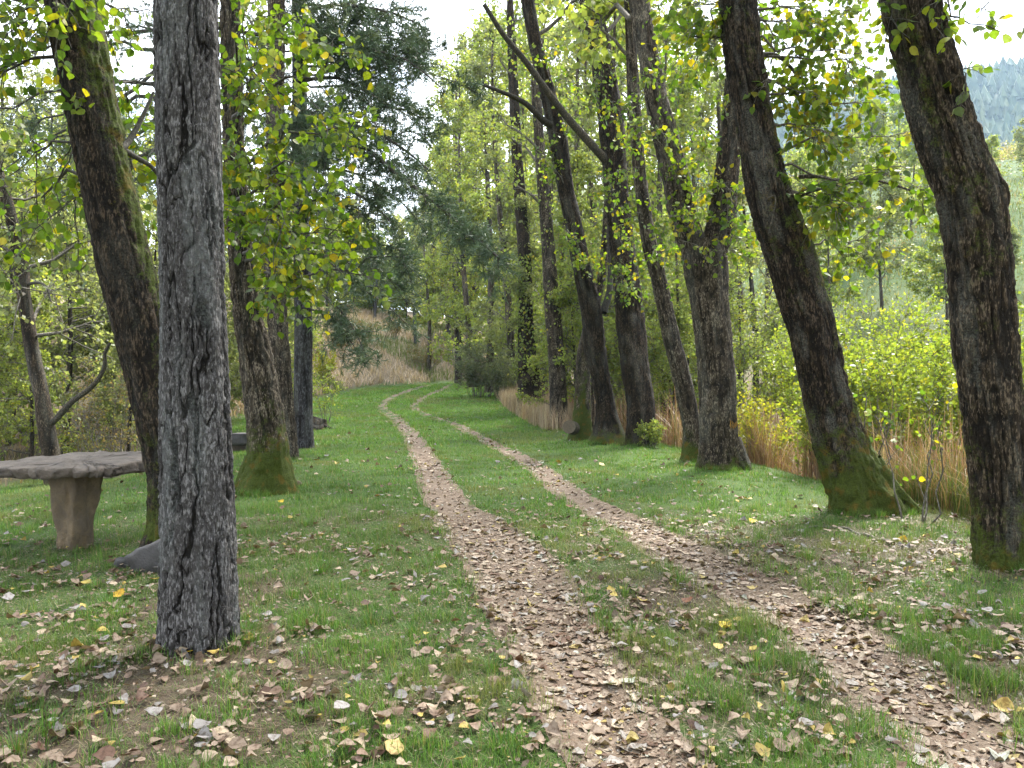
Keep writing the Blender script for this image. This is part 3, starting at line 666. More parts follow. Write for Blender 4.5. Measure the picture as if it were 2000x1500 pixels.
# stone wall pieces, table, stump
def rock(name, label, verts_fn, cat): pass
def blob_mesh(nu_, nv_, fn):
    V = np.array([fn(2 * math.pi * u / nu_, math.pi * v / (nv_ - 1)) for v in range(nv_) for u in range(nu_)])
    k = np.arange(nu_ * nv_).reshape(nv_, nu_); a, b = k[:-1], k[1:]
    return V, np.stack([a, np.roll(a, -1, 1), np.roll(b, -1, 1), b], -1).reshape(-1, 4)
def slab(outline, z0, z1, seed, tilt=(0, 0), rough=.012, nseg=8, bev=.25):
    """irregular stone slab: outline (n,2) local; top slightly uneven, chipped edge"""
    o = np.array(outline, float); n = len(o) * nseg
    loop = catmull(np.vstack([o, o[:1]]), n + 1)[:-1]; loop = loop + (np.stack([vnoise(np.arange(n) * .7, np.zeros(n), seed=seed), vnoise(np.arange(n) * .7, np.ones(n) * 4, seed=seed)], -1) - .5) * rough * 3
    cen = loop.mean(0); rings = []
    for s, zz in ((.02, z1), (.2, z1), (.35, z1), (.5, z1), (.62, z1), (.74, z1), (.84, z1), (.93, z1), (.985, z1 - (z1 - z0) * .10), (1.0, z1 - (z1 - z0) * .35), (.985, z1 - (z1 - z0) * .6), (.97, z0 + (z1 - z0) * .2), (.93, z0), (.5, z0), (.02, z0)):
        xy = cen + (loop - cen) * s; nz_ = rough * (fbm(xy[:, 0] * 9, xy[:, 1] * 9, xy[:, 0] * 0 + zz * 20, seed=seed, oct=4) - .5) * 2; nz_ = np.round(nz_ / .007) * .007 * .6 + nz_ * .4
        sh = (vnoise(np.arange(n) * .45, np.full(n, zz * 40), seed=seed + 1) - .5)[:, None] * rough * 3 * (s > .9)
        xy = xy + (xy - cen) * sh
        rings.append(np.column_stack([xy, zz + nz_ + tilt[0] * xy[:, 0] + tilt[1] * xy[:, 1]]))
    V = np.vstack(rings); k = np.arange(len(V)).reshape(len(rings), n)[::-1]; a, b = k[:-1], k[1:]
    return V, np.stack([a, np.roll(a, -1, 1), np.roll(b, -1, 1), b], -1).reshape(-1, 4)
tb = gp(148, 1072); tbl = empty('stone_table', tuple(tb)); tag(tbl, 'rough stone slab table on a tapering block at the left edge', 'table')
V, q = slab([(-.83,-.10),(-.62,-.42),(-.25,-.50),(.10,-.56),(.42,-.50),(.60,-.44),(.70,.05),(.55,.55),(.28,.72),(-.15,.66),(-.55,.42)], .69, .785, 3, tilt=(0.01, .035), rough=.030, nseg=12)
part('tabletop', tbl, V + tb + np.array([-.06, .12, 0]), [q], M['stone'], False)
ped = []; NR, NS = 22, 56
for zz in np.linspace(-.15, .715, NR):
    sx = np.interp(zz, [-.15, .02, .25, .5, .72], [.105, .112, .13, .15, .165]); sy = sx * .95
    for i in range(NS):
        th = 2 * math.pi * i / NS; c_, s_ = math.cos(th), math.sin(th); k_ = 1 / max(abs(c_), abs(s_)); k_ = k_ * .86 + .14 * 1.12
        wob = .055 * (float(vnoise(i * .3, zz * 6., seed=9)) - .5) + .028 * (float(fbm(c_ * 9, s_ * 9, zz * 16., seed=19)) - .5)
        if .25 < th < 1.0: wob -= .028 * float(sstep(.45, .2, zz))
        x_, y_ = c_ * k_ * (sx + wob), s_ * k_ * (sy + wob); a_ = math.radians(-24); ped.append([x_ * math.cos(a_) - y_ * math.sin(a_), x_ * math.sin(a_) + y_ * math.cos(a_), zz])
k = np.arange(NR * NS).reshape(NR, NS); a, b = k[:-1], k[1:]
part('pedestal', tbl, np.array(ped) + tb, [np.stack([a, np.roll(a, -1, 1), np.roll(b, -1, 1), b], -1).reshape(-1, 4)], M['stone_tan'])

def rock_thing(name, label, cat, c, size, seed, m='stone_grey', rot=0., tilt=0., flat=.8):
    def fn(u, v):
        d = np.array([math.cos(u) * math.sin(v), math.sin(u) * math.sin(v), math.cos(v)])
        e = np.sign(d) * np.abs(d)**flat
        k_ = 1 + .42 * (float(fbm(d[0] * 1.8 + seed, d[1] * 1.8, d[2] * 1.8, seed=seed, oct=4)) - .5) * 2; k_ = round(k_ / .05) * .05 * .5 + k_ * .5
        p_ = e * np.array(size) * k_
        p_ = np.array([p_[0] * math.cos(tilt) - p_[2] * math.sin(tilt), p_[1], p_[0] * math.sin(tilt) + p_[2] * math.cos(tilt)])
        return [p_[0] * math.cos(rot) - p_[1] * math.sin(rot), p_[0] * math.sin(rot) + p_[1] * math.cos(rot), p_[2]]
    V, q = blob_mesh(28, 16, fn); o = link(name, mesh_np(name, V, [q[:, ::-1]], M[m], False), None, tuple(c)); return tag(o, label, cat)
rock_thing('flat_stone', 'grey flat stone leaning on the foot of the dark leaning poplar', 'stone', gp(305, 1120, .08), (.20, .10, .13), 4, rot=.2, tilt=.35, flat=.6)
rock_thing('stone', 'small pale stone beside the grey flat stone', 'stone', gp(240, 1108, .03), (.06, .05, .05), 6)
rock_thing('stone_block', 'dark squared stone block between the grey pine and the moss-footed poplar', 'stone', gp(462, 880, .30), (.30, .22, .13), 8, rot=.1, flat=.45)
rock_thing('stone_block', 'pale stone block below the dark squared block', 'stone', gp(460, 878, .06), (.36, .24, .16), 9, m='stone', rot=-.1, flat=.45)
rock_thing('stone', 'flat pale stone in the grass behind the stone table', 'stone', gp(245, 895, .05), (.55, .25, .09), 10, m='stone', rot=.25, flat=.6)
rock_thing('stone', 'light chip of stone at the foot of the moss-footed poplar', 'stone', gp(582, 946, .03), (.06, .04, .045), 12, m='stone_tan')
sg = gp(628, 836); st = empty('tree_stump', tuple(sg)); tag(st, 'old weathered dark stump behind the conifer trunk, left of the track', 'stump')
c_ = catmull(np.array([[*(sg + [-.25, 0, -.2]), .34], [*(sg + [-.22, 0, .12]), .30], [*(sg + [-.16, .02, .36]), .26]]), 6)
V, q, bk = trunk_mesh(c_, nu=40, dz=.04, dense_to=9, amp=.07, flare=.7, flare_h=.2, seed=7, moss_base=.1, moss=.1); TRUNK[st.name] = part('stump_body', st, V, [q], M['poplar_dark'], True, {'bk': bk})
Vt = V[-40:]; part('stump_top', st, np.vstack([Vt, Vt.mean(0) + [0, 0, -.05]]), [np.array([[i, (i + 1) % 40, 40] for i in range(40)])], M['poplar_dark'], False, {'bk': np.tile([[.4, .1, .4]], (41, 1))}).parent = TRUNK[st.name]
root_part(st, [sg + [0, -.05, .1], sg + [.25, -.1, .0], sg + [.55, -.1, -.08]], .10, .05, 'poplar_dark', 4, .1)

# fallen branch at the foot of the second right poplar
def fallen(name, label, pts, r0):
    p = np.array([gp(a, b, r0 * .8) for a, b in pts]); root = p[0].copy(); c = catmull(p, 16); c[:, 2] += .012 * np.sin(np.arange(16) * 1.7)
    V, q = tubes((c - root)[None], np.linspace(r0, r0 * .35, 16)[None], 8)
    return tag(link(name, mesh_np(name, V, [q], M['poplar_grey'], True, {'bk': np.tile([[.8, .1, .5]], (len(V), 1))}), None, tuple(root)), label, 'branch')
fallen('fallen_branch', 'pale bare branch lying in the grass in front of the mossy-rooted poplar', [(1745,1062),(1690,1046),(1630,1032),(1535,1036)], .02)
fallen('fallen_branch', 'short dry stick at the foot of the right-edge poplar', [(1905,1135),(1880,1115),(1850,1108)], .012)

# ------------------------------------------------------------------ foliage of those trees
def tgt(path, z0, px, py, d, sag, r): 
    b = path_at(path, z0); return cur(b[:3], P(px, py, d), sag, 8, r, .04)
# left: branches of the moss-footed poplar hanging over the track edge
r_ = R_(201)
lim = [tgt(mp3, z, px, py, d, s, r_) for z, px, py, d, s in (
    (5.2,705,110,9.0,.05),(4.4,690,230,8.6,.06),(3.6,745,400,9.2,.07),(3.3,640,470,8.8,.06),(3.9,600,300,8.4,.05),(5.0,520,120,8.6,.05),(3.2,700,545,9.6,.09),(3.0,600,560,9.6,.06),(5.8,600,20,9.0,.0),(4.2,500,330,8.8,.02),(4.0,480,440,9.0,.02),(5.6,470,20,8.6,.0),(3.5,560,420,8.2,.03))]
foliage(m_pop, lim, [.028] * len(lim), r_, nsub=8, sub_len=.9, ntw=6, tw_len=.4, nleaf=5, size=.085, pal=PAL_NEAR, tpl=LEAF_HI, up=.05, droop=.25, singles=280, twig_r=.003, hi=True, bark='twig_dark')
# dark leaning poplar: leaves to the left, a sprig on its trunk
r_ = R_(202)
lim = [tgt(dp, z, px, py, d, s, r_) for z, px, py, d, s in (
    (4.9,20,40,6.6,.05),(4.3,-20,150,6.8,.06),(3.6,60,300,7.4,.05),(3.4,40,420,8.0,.05),(4.6,100,-20,6.4,.0),(4.9,260,30,7.6,.0),(4.0,290,150,8.0,.0),(3.9,280,330,8.2,-.02),(3.3,130,430,8.4,.05))]
foliage(d_pop, lim, [.024] * len(lim), r_, nsub=6, sub_len=.8, ntw=5, tw_len=.38, nleaf=4, size=.08, pal=PAL_NEAR, tpl=LEAF_HI, up=0, droop=.25, singles=150, hi=True, bark='twig_dark')
lim = [cur(P(175,180,6.75), P(150,215,6.6), .1, 8, r_)]
foliage(d_pop, lim, [.006], r_, nsub=2, sub_len=.16, ntw=2, tw_len=.1, nleaf=2, size=.085, pal=PAL_NEAR, tpl=LEAF_HI, singles=0, bark='twig', limb_name='limb', twig_r=.0022)
# second right poplar: the airy branch fan to its right
r_ = R_(203)
lim = [tgt(q2, z, px, py, d, s, r_) for z, px, py, d, s in (
    (4.0,1800,375,8.9,.03),(3.6,1700,340,8.8,.04),(5.2,1620,210,9.4,.0),(5.5,1700,110,9.0,.0),(5.4,1800,160,9.6,.02),(4.6,1640,260,9.2,.0),(4.2,1780,270,9.8,.04),(3.8,1690,430,9.0,.06),(5.8,1580,40,9.2,-.02),(5.9,1680,20,9.0,.0),(3.6,1640,420,9.6,.05),(4.9,1740,220,9.4,.02),(3.0,1720,480,9.8,.08),(5.6,1360,70,9.6,.02),(6.0,1380,10,9.4,0),(4.7,1560,170,9.8,.0),(6.2,1640,60,10.4,0),(6.4,1720,-30,10,0),(5.9,1560,100,10.6,0),(6.3,1500,30,10.8,0),(5.0,1690,170,10.6,0),(6.0,1330,120,11,.0),(6.3,1300,40,11,0))]
foliage(r2, lim, [.018] * len(lim), r_, nsub=6, sub_len=.65, ntw=5, tw_len=.34, nleaf=4, size=.085, pal=PAL_NEAR, tpl=LEAF_HI, up=.05, droop=.2, singles=280, hi=True, bark='twig')
# first right poplar: sprays at the top right corner and low shoots
r_ = R_(204)
lim = [tgt(q1, z, px, py, d, s, r_) for z, px, py, d, s in ((5.0,1950,20,6.6,.02),(4.6,1990,70,6.4,.03),(4.2,1900,150,6.5,.04),(5.1,1860,-10,6.2,.02),(4.9,1730,60,6.6,.0))]
foliage(r1, lim, [.012] * len(lim), r_, nsub=3, sub_len=.4, ntw=3, tw_len=.25, nleaf=3, size=.075, pal=PAL_NEAR, tpl=LEAF_HI, droop=.2, singles=60, hi=True, bark='twig_dark')
# sparse twiggy shoots on the forked poplar and its neighbours
for tr, pth, seed, sp, n_ in ((r3, TREES['r35'][1], 205, [(3.8,1330,400,13.6),(4.5,1290,240,13.5),(3.4,1300,430,13.4),(5.5,1340,120,13.5),(4.2,1370,300,13.6),(6.2,1300,60,13.4),(5.2,1260,230,13.6)], 4),
                          (r3, TREES['r39'][1], 206, [(3.9,1440,380,13.5),(4.6,1370,280,13.8),(4.0,1470,320,13.4),(3.2,1440,470,13.5),(5.8,1400,140,13.6)], 4),
                          (r5, q5, 207, [(4.0,1200,540,18),(4.6,1240,470,18),(5.5,1190,330,18),(6.4,1240,240,18.4),(7.2,1150,140,18.2),(3.6,1240,550,18),(8,1210,90,18.4)], 5),
                          (r6, q6, 208, [(6.2,1060,280,19),(7.0,1120,200,19),(5.0,1120,460,19),(8.6,1000,60,19),(8.0,1090,80,19.4),(4.4,1160,520,19)], 5),
                          (r4, q4, 209, [(4.2,1290,500,15),(4.8,1230,420,15),(5.6,1270,300,15),(6.6,1220,200,15)], 4)):
    r_ = R_(seed); lim = [tgt(pth, z, px, py, d, .03, r_) for z, px, py, d in sp]
    foliage(tr, lim, [.014] * len(lim), r_, nsub=n_ + 2, sub_len=.7, ntw=6, tw_len=.45, nleaf=4, size=.085, pal=PAL_NEAR, tpl=LEAF_MID, up=.1, droop=.15, bark='twig', bare=.25)

# crowns above the picture
for tr, pth, seed, z0, z1, ln, n_ in ((d_pop, dp, 301, 6.5, 16, 3.4, 9), (m_pop, mp3, 302, 7.5, 15.5, 3.2, 9), (f_pop, fp, 303, 8, 17, 3.0, 9), (r1, q1, 304, 6.5, 16, 3.4, 9), (r2, q2, 305, 7.2, 16, 3.2, 9),
                              (r3, TREES['r35'][1], 306, 8, 16, 3.0, 7), (r3, TREES['r39'][1], 307, 8, 16, 3.0, 7), (r4, q4, 308, 7, 14, 2.2, 6), (r5, q5, 309, 9.5, 19, 3.2, 9), (r6, q6, 310, 9.5, 19, 3.0, 9), (r8, q8, 311, 7, 18, 2.4, 14), (r9, q9, 312, 5, 19, 2.6, 16)):
    r_ = R_(seed); lim, rad = rand_limbs(pth, r_, z0, z1, n_, ln, (.1, .9))
    foliage(tr, lim, rad, r_, nsub=7, sub_len=1.1, ntw=5, tw_len=.5, nleaf=5, size=.12 if pth is q8 or pth is q9 else .17, pal=PAL_MID, tpl=LEAF_LO, up=.2, droop=.1, limb_sides=5, twig_r=.005, limb_name='limb')  # leaves of the unseen crowns are enlarged to thicken the shade below
# ivy on the far trunk and leafy shoots on its neighbours
def ivy(tr, pth, z0, z1, n, size, seed, pal, thick=.12):
    r_ = R_(seed); z = r_.uniform(z0, z1, n); b = np.array([path_at(pth, v) for v in z]); th = r_.uniform(0, 2 * math.pi, n)
    od = np.stack([np.cos(th), np.sin(th), 0 * th], -1); rr = b[:, 3] + r_.exponential(thick, n)
    p = b[:, :3] + od * rr[:, None]; ax = nrm(rand_unit(n, r_) * .5 + np.array([0, 0, -.8])); nr = od + rand_unit(n, r_) * .6
    V, Fq = leaf_place(LEAF_LO, p, ax, nr, size * r_.uniform(.6, 1.2, n)); part('ivy', tr, V, [Fq], M['leaf'], False, {'col': np.repeat(palette(n, pal, r_), 4, 0)}, kind='stuff')
ivy(r9, q9, 1.8, 6.5, 1500, .11, 401, PAL_MID, .16); ivy(r8, q8, 2.5, 9, 350, .09, 402, PAL_MID, .12); ivy(r7, q7, 3.0, 6, 120, .08, 403, PAL_MID, .1)

# ------------------------------------------------------------------ conifers
def needles(root, limbs, rad, r, nsub=12, sub_len=.8, nsh=7, sh_len=.3, nn=22, ln=.09, wd=.006, pal=None, droop=.1, limb_name='limb', bark='twig_dark', up=.0, spread=.8):
    pal = pal or [((.065, .105, .058), .5), ((.095, .14, .08), .35), ((.12, .155, .075), .15)]
    limbs = np.asarray(limbs); n, K = limbs.shape[:2]; Rr = np.asarray(rad)[:, None] * np.linspace(1, .25, K)[None]
    for i in range(n):
        V, q = tubes(limbs[i:i + 1], Rr[i:i + 1], 6); part(limb_name, root, V, [q], M[bark], True, {'bk': np.tile([[.5, .1, .2]], (len(V), 1))})
    sub = children(limbs, nsub, .22, 1, sub_len, r, spread, up, droop, 5, .5); sh = np.concatenate([children(sub, nsh, .15, 1, sh_len, r, .8, .1, 0, 3, .2), children(limbs, nsub, .4, 1, sh_len, r, .8, 0, 0, 3, .2)])
    V, q = tubes(sub[:, ::2], np.broadcast_to(np.linspace(.010, .004, 3), (len(sub), 3)), 3); Vt, qt = slivers(sh, .008, r); qt = qt + len(V); V = np.vstack([V, Vt])
    part('twigs', root, V, [q, qt], M[bark], True, {'bk': np.tile([[.5, .1, .2]], (len(V), 1))}, kind='stuff')
    t = r.uniform(.1, 1, (len(sh), nn)); p, tg = interp_curve(sh, t); p = p.reshape(-1, 3); tg = tg.reshape(-1, 3); m = len(p)
    d = nrm(tg * .7 + rand_unit(m, r) * .75); sd_ = nrm(np.cross(d, rand_unit(m, r))); l = ln * r.uniform(.7, 1.2, m)[:, None]
    V = np.stack([p - sd_ * wd / 2, p + sd_ * wd / 2, p + d * l], 1).reshape(-1, 3)
    c = np.repeat(np.repeat(palette(len(sh), pal, r, .12), nn, 0), 3, 0)
    part('crown', root, V, [np.arange(m * 3).reshape(-1, 3)], M['needle'], False, {'col': c}, kind='stuff')
r_ = R_(501)
spec = [((590,215),(660,245),(770,335),(880,420),(975,505),18.6,13.5,.07), ((588,250),(650,235),(740,262),(800,300),(835,330),18.6,16.5,.06), ((586,90),(660,80),(740,100),(800,120),(860,170),18.6,16,.05),
        ((585,30),(640,10),(720,15),(780,30),(840,60),18.6,16.5,.05), ((590,360),(640,360),(700,380),(740,410),(770,440),18.6,17,.05), ((586,160),(650,150),(720,180),(760,210),(800,215),18.6,17.2,.05),
        ((590,560),(625,575),(660,600),(690,640),(715,695),18.6,17.2,.03), ((590,600),(625,610),(650,630),(680,660),(700,690),18.6,17.8,.03), ((590,470),(640,480),(690,490),(740,520),(800,600),18.6,18.2,.03),
        ((590,420),(560,430),(530,440),(500,460),(470,480),18.6,18,.03), ((587,200),(560,200),(520,220),(480,240),(450,260),18.6,17,.03), ((586,100),(560,100),(520,110),(480,120),(440,150),18.6,17,.03), ((592,330),(660,330),(720,350),(790,400),(830,450),18.6,20.5,.04), ((586,130),(680,130),(760,160),(830,140),(930,180),18.6,18.8,.03), ((590,520),(640,530),(700,560),(760,600),(800,640),18.6,20.5,.03)]
lim = [catmull(px_limb(s[:5], s[5], s[6]), 8) for s in spec]; rad = [s[7] for s in spec]
for k in range(26):
    z = r_.uniform(3.6, 10.2); b = path_at(kp, z); a = r_.uniform(-1.5, .5); L = r_.uniform(1.8, 3.9) * (1.15 - z * .02); e = r_.uniform(-.45, .05)
    lim.append(cur(b[:3], b[:3] + L * np.array([math.cos(a), math.sin(a), e]), .05, 8, r_)); rad.append(.03)
needles(dk_pine, lim[:1], rad[:1], r_, nsub=75, sub_len=.75, nsh=9, nn=24, ln=.12, wd=.014, droop=.6, spread=.9)
needles(dk_pine, lim[1:], rad[1:], r_, nsub=16, sub_len=.85, nsh=8, nn=15, ln=.15, wd=.020, droop=.2)
lim, rad = rand_limbs(kp, r_, 10.5, 18.5, 14, 3.6, (-.1, .4)); needles(dk_pine, lim, rad, r_, nsub=12, sub_len=.9, nsh=6, nn=12, ln=.14, wd=.018)
# crown of the grey pine (above the picture)
r_ = R_(502); lim, rad = rand_limbs(pp, r_, 9, 16.8, 14, 3.2, (0, .6)); needles(g_pine, lim, rad, r_, nsub=12, sub_len=.9, nsh=6, nn=12, ln=.15, wd=.018)
# pine behind the dark leaning poplar
def bg_path(px, d, H, lean, r, r0):
    x = (px - CX) / F * d; z = float(height(x, d)); n = 7; t = np.linspace(0, 1, n); ph = r.uniform(0, 6.28)
    pth = np.stack([x + lean[0] * H * t**1.3 + .012 * H * np.sin(t * 5 + ph), d + lean[1] * H * t**1.3 + .012 * H * np.cos(t * 4 + ph), z + H * t, r0 * (1 - .88 * t) + .006], -1)
    f = pth[0].copy(); f[2] -= .3; return np.vstack([f, pth])
r_ = R_(503); pth = bg_path(372, 17, 17, (-.02, 0), r_, .22); pn = empty('pine_tree', tuple(pth[1, :3])); tag(pn, 'needle-leaved pine whose crown shows left of the dark leaning poplar', 'tree')
trunk_part(pn, pth, m='pine_dark', nu=32, dz=.12, dense_to=9, kind='pine', amp=.02, flare=.1, seed=9)
lim = [cur(path_at(pth, z)[:3], P(px, py, d), s, 8, r_) for z, px, py, d, s in ((7.5,60,250,15,.04),(8.2,10,330,15,.05),(8.5,120,90,16,.03),(7,150,330,15.5,.05),(9,20,120,15,.04),(6.8,250,360,15,.04),(9,250,60,15,.03),(7.9,-40,220,14.5,.04),(6.6,90,400,16,.05))]
needles(pn, lim, [.05] * len(lim), r_, nsub=12, sub_len=.9, nsh=6, nn=16, ln=.13, wd=.014)
lim, rad = rand_limbs(pth, r_, 9, 16.5, 10, 3.4, (0, .5)); needles(pn, lim, rad, r_, nsub=11, sub_len=.9, nsh=6, nn=12, ln=.15, wd=.018)
# young light pines on the bank ahead
for i, (px, d, H, lb) in enumerate(((808, 66, 12, 'young bright green pine at the top of the dry bank'), (735, 72, 13, 'young pine above the dry bank, half hidden by the drooping conifer'), (672, 68, 12, 'pine high on the dry bank, behind the conifer branches'))):
    r_ = R_(520 + i); pth = bg_path(px, d, H, (0, 0), r_, .13); t_ = empty('pine_tree', tuple(pth[1, :3])); tag(t_, lb, 'tree')
    trunk_part(t_, pth, m='pine_dark', nu=16, dz=.3, dense_to=20, kind='pine', amp=.02, flare=.1, seed=i)
    z0 = pth[1, 2]; lim, rad = rand_limbs(pth, r_, z0 + 3.0, z0 + H * .95, 26, 2.8, (0, .5), top_short=.8)
    needles(t_, lim, rad, r_, nsub=9, sub_len=.7, nsh=5, nn=12, ln=.20, wd=.03, pal=[((.09, .16, .045), .5), ((.13, .20, .055), .35), ((.16, .21, .07), .15)])

# ------------------------------------------------------------------ trees behind
def bg_tree(name, label, px, d, H, seed, pal, group=None, lean=(0, 0), r0=None, z0f=.2, nl=14, ln=3.0, nsub=7, ntw=5, nleaf=5, size=.12, m='poplar_grey', el=(.2, 1.0), bare=0., path=None, tpl=LEAF_LO, up=.25, sub_len=1.1):
    r = R_(seed); pth = bg_path(px, d, H, lean, r, r0 or H * .011) if path is None else path
    t_ = empty(name, tuple(pth[1, :3])); tag(t_, label, 'tree', group); zz = pth[1, 2]
    trunk_part(t_, pth, m=m, nu=14, dz=.25, dense_to=14, amp=.03, flare=.25, seed=seed, moss_base=.2, moss=.2)
    lim, rad = rand_limbs(pth, r, zz + H * z0f, zz + H * .97, nl, ln, el, top_short=.55)
    foliage(t_, lim, rad, r, nsub=nsub, sub_len=sub_len, ntw=ntw, tw_len=.5, nleaf=nleaf, size=size, pal=pal, tpl=tpl, up=up, droop=.08, limb_sides=4, twig_r=.009, bare=bare, limb_name=None)
    return t_, pth
def copy_tree(root, loc, rz, sc, label, group):
    r = root.copy(); COL.objects.link(r); r.location = loc; r.rotation_euler = (0, 0, rz); r.scale = (sc, sc, sc); tag(r, label, None, group)
    for ch in root.children:
        c = ch.copy(); COL.objects.link(c); c.parent = r
    return r
def spot(px, d): x = (px - CX) / F * d; return (x, d, float(height(x, d)))
ORD = ['first', 'second', 'third', 'fourth', 'fifth', 'sixth', 'seventh', 'eighth', 'ninth', 'tenth', 'eleventh', 'twelfth', 'thirteenth', 'fourteenth', 'fifteenth', 'sixteenth', 'seventeenth', 'eighteenth', 'nineteenth', 'twentieth', 'twenty-first', 'twenty-second', 'twenty-third', 'twenty-fourth', 'twenty-fifth']
GAPS = [(-999, 'left of the ivy-clad trunk'), (1045, 'between the ivy-clad trunk and the slender brown poplar'), (1110, 'between the slender brown poplar and the middle clump'), (1180, 'behind the middle clump'), (1270, 'between the middle clump and the forked poplar'), (1420, 'between the forked poplar and the mossy-rooted poplar'), (1600, 'between the mossy-rooted poplar and the right-edge poplar')]
def gap_labels(L, base, far='nearest'):
    """one label per spot: the gap it shows in, then its order in depth there"""
    g = [max(k for k, (a, _) in enumerate(GAPS) if px > a) for px, d, *_ in L]; out = []
    for i, (px, d, *_) in enumerate(L):
        same = sorted(L[k][1] for k in range(len(L)) if g[k] == g[i]); o = same.index(d)
        out.append(f'{base} {GAPS[g[i]][1]}' + (f', {ORD[o]} from the front' if len(same) > 1 else ''))
    return out
def grove(L, labels, nproto, make, group, seed):
    r = R_(seed); protos = []
    for i, (px, d, H) in enumerate(L):
        if i < nproto: t_ = make(i, px, d, H, labels[i]); protos.append((t_, H))
        else:
            t_, H0 = protos[i % nproto]; copy_tree(t_, spot(px, d), r.uniform(0, 6.28), H / H0 * r.uniform(.95, 1.05), labels[i], group)
GB = 'pale green poplars crowded behind the right row'
L = [(1135,29,16),(1205,31,17),(1290,28,15),(1175,39,20),(1285,42,20),(1385,31,16),(1445,36,15),(1060,37,19),(1000,41,19),(955,46,21),(1100,47,22),(920,52,20),(1350,47,18),(1235,52,22),(1150,25,9),(1040,31,8),(1310,23.5,7.5),(895,58,23),(980,59,25),(1050,56,25),(930,66,27),(1150,57,23),(1330,56,20),(1410,50,17),(1080,27.5,9)]
grove(L, gap_labels(L, 'pale leafy poplar'), 5, lambda i, px, d, H, lb: bg_tree('poplar_tree', lb, px, d, H, 600 + i, PAL_MID if i % 3 else PAL_GREY, GB, lean=(rng.uniform(-.06, .04), 0), z0f=.06, nl=int(14 + H * .8), ln=2.6, size=.15 if d > 34 else .13, el=(.1, 1.1), nsub=8, ntw=6, nleaf=7)[0], GB, 61)
GS = 'leafy young trees filling the gaps behind the right trunks'
L = [(1120,27,5.5),(1215,26,5.5),(1345,27,6),(1160,24.5,4.8),(1305,24,5.0),(1440,27,5.5),(1250,33,7),(1060,33,6),(1010,45,7),(1530,30,5.5),(1585,28,4.5),(1390,24.6,4.2)]
grove(L, gap_labels(L, 'leafy young tree'), 3, lambda i, px, d, H, lb: bg_tree('young_tree', lb, px, d, H, 850 + i, PAL_MID, GS, z0f=.12, nl=20, ln=1.9, nsub=7, ntw=6, nleaf=5, size=.10, el=(.1, 1.1), r0=.05, sub_len=.8)[0], GS, 62)
GF = 'pale trees beyond the bend of the track'
L = [(880,70,22),(915,76,26),(850,80,20),(640,90,16),(590,84,17),(960,78,28),(1010,72,26),(690,100,15)]
lo_ = sorted(p[0] for p in L); grove(L, [f'thin pale tree beyond the bend of the track, {ORD[lo_.index(p[0])]} from the left' for p in L], 3, lambda i, px, d, H, lb: bg_tree('tree', lb, px, d, H, 640 + i, PAL_GREY if i % 2 else PAL_MID, GF, z0f=.10, nl=22, ln=3.0, size=.24, nsub=8, nleaf=7)[0], GF, 63)
GT = 'leafy trees along the top of the dry bank'
L = [(690,80,6.5),(775,82,7),(730,78,6),(650,76,6),(815,79,6.5),(850,82,8),(610,72,6),(885,74,6),(710,92,10),(790,96,11),(560,66,6.5),(840,98,13),(660,94,10),(760,78.5,6.5),(795,77,6)]
lo_ = sorted(p[0] for p in L); grove(L, [f'leafy tree along the top of the dry bank, {ORD[lo_.index(p[0])]} from the left' for p in L], 2, lambda i, px, d, H, lb: bg_tree('tree', lb, px, d, H, 900 + i, PAL_GREY if i else PAL_MID, GT, z0f=.03, nl=22, ln=2.8, size=.26, nsub=8, ntw=5, nleaf=5, el=(-.1, 1.0), r0=.08)[0], GT, 68)
# thin dark trunks one can pick out
bg_tree('tree', 'thin dark ivy-clad trunk above the grey-green bush at the bend', 890, 57, 14, 661, PAL_MID, r0=.20, z0f=.35, nl=12, size=.15, m='poplar_dark')
bg_tree('tree', 'thin brown trunk on the dry bank left of the dark ivy-clad one', 836, 60, 12, 662, PAL_GREY, r0=.17, z0f=.35, nl=11, size=.15, lean=(-.02, 0))
GR = None
bg_tree('tree', 'thin dark trunk on the grassy slope right of the forked poplar', 1476, 34, 11, 663, PAL_GREY, r0=.15, z0f=.28, nl=12, size=.12, lean=(-.05, 0), m='poplar_dark')
bg_tree('tree', 'thin grey trunk on the slope, second right of the forked poplar', 1502, 38, 12, 664, PAL_GREY, r0=.16, z0f=.30, nl=12, size=.12, lean=(-.03, 0))
L = [(1620,46,8),(1720,50,9),(1560,58,10),(1850,44,7),(1660,62,10),(1780,66,10),(1900,58,5.5),(1970,50,4.5),(1940,74,6),(1830,84,8),(1700,88,11),(1600,80,11),(2040,62,6),(2000,90,6),(1880,100,7),(1760,105,11),(2160,48,6),(2260,60,8),(2380,52,7),(2480,66,8),(2320,84,9),(2600,56,7)]
GO = 'small trees on the slope beyond the reeds'; lo_ = sorted(p[0] for p in L)
grove(L, [f'small light green tree on the slope beyond the reeds, {ORD[lo_.index(p[0])]} from the left' for p in L], 3, lambda i, px, d, H, lb: bg_tree('tree', lb, px, d, H, 670 + i, PAL_GREY if i % 2 else PAL_MID, GO, z0f=.15, nl=18, ln=2.6, size=.2, nsub=8, nleaf=6)[0], GO, 64)
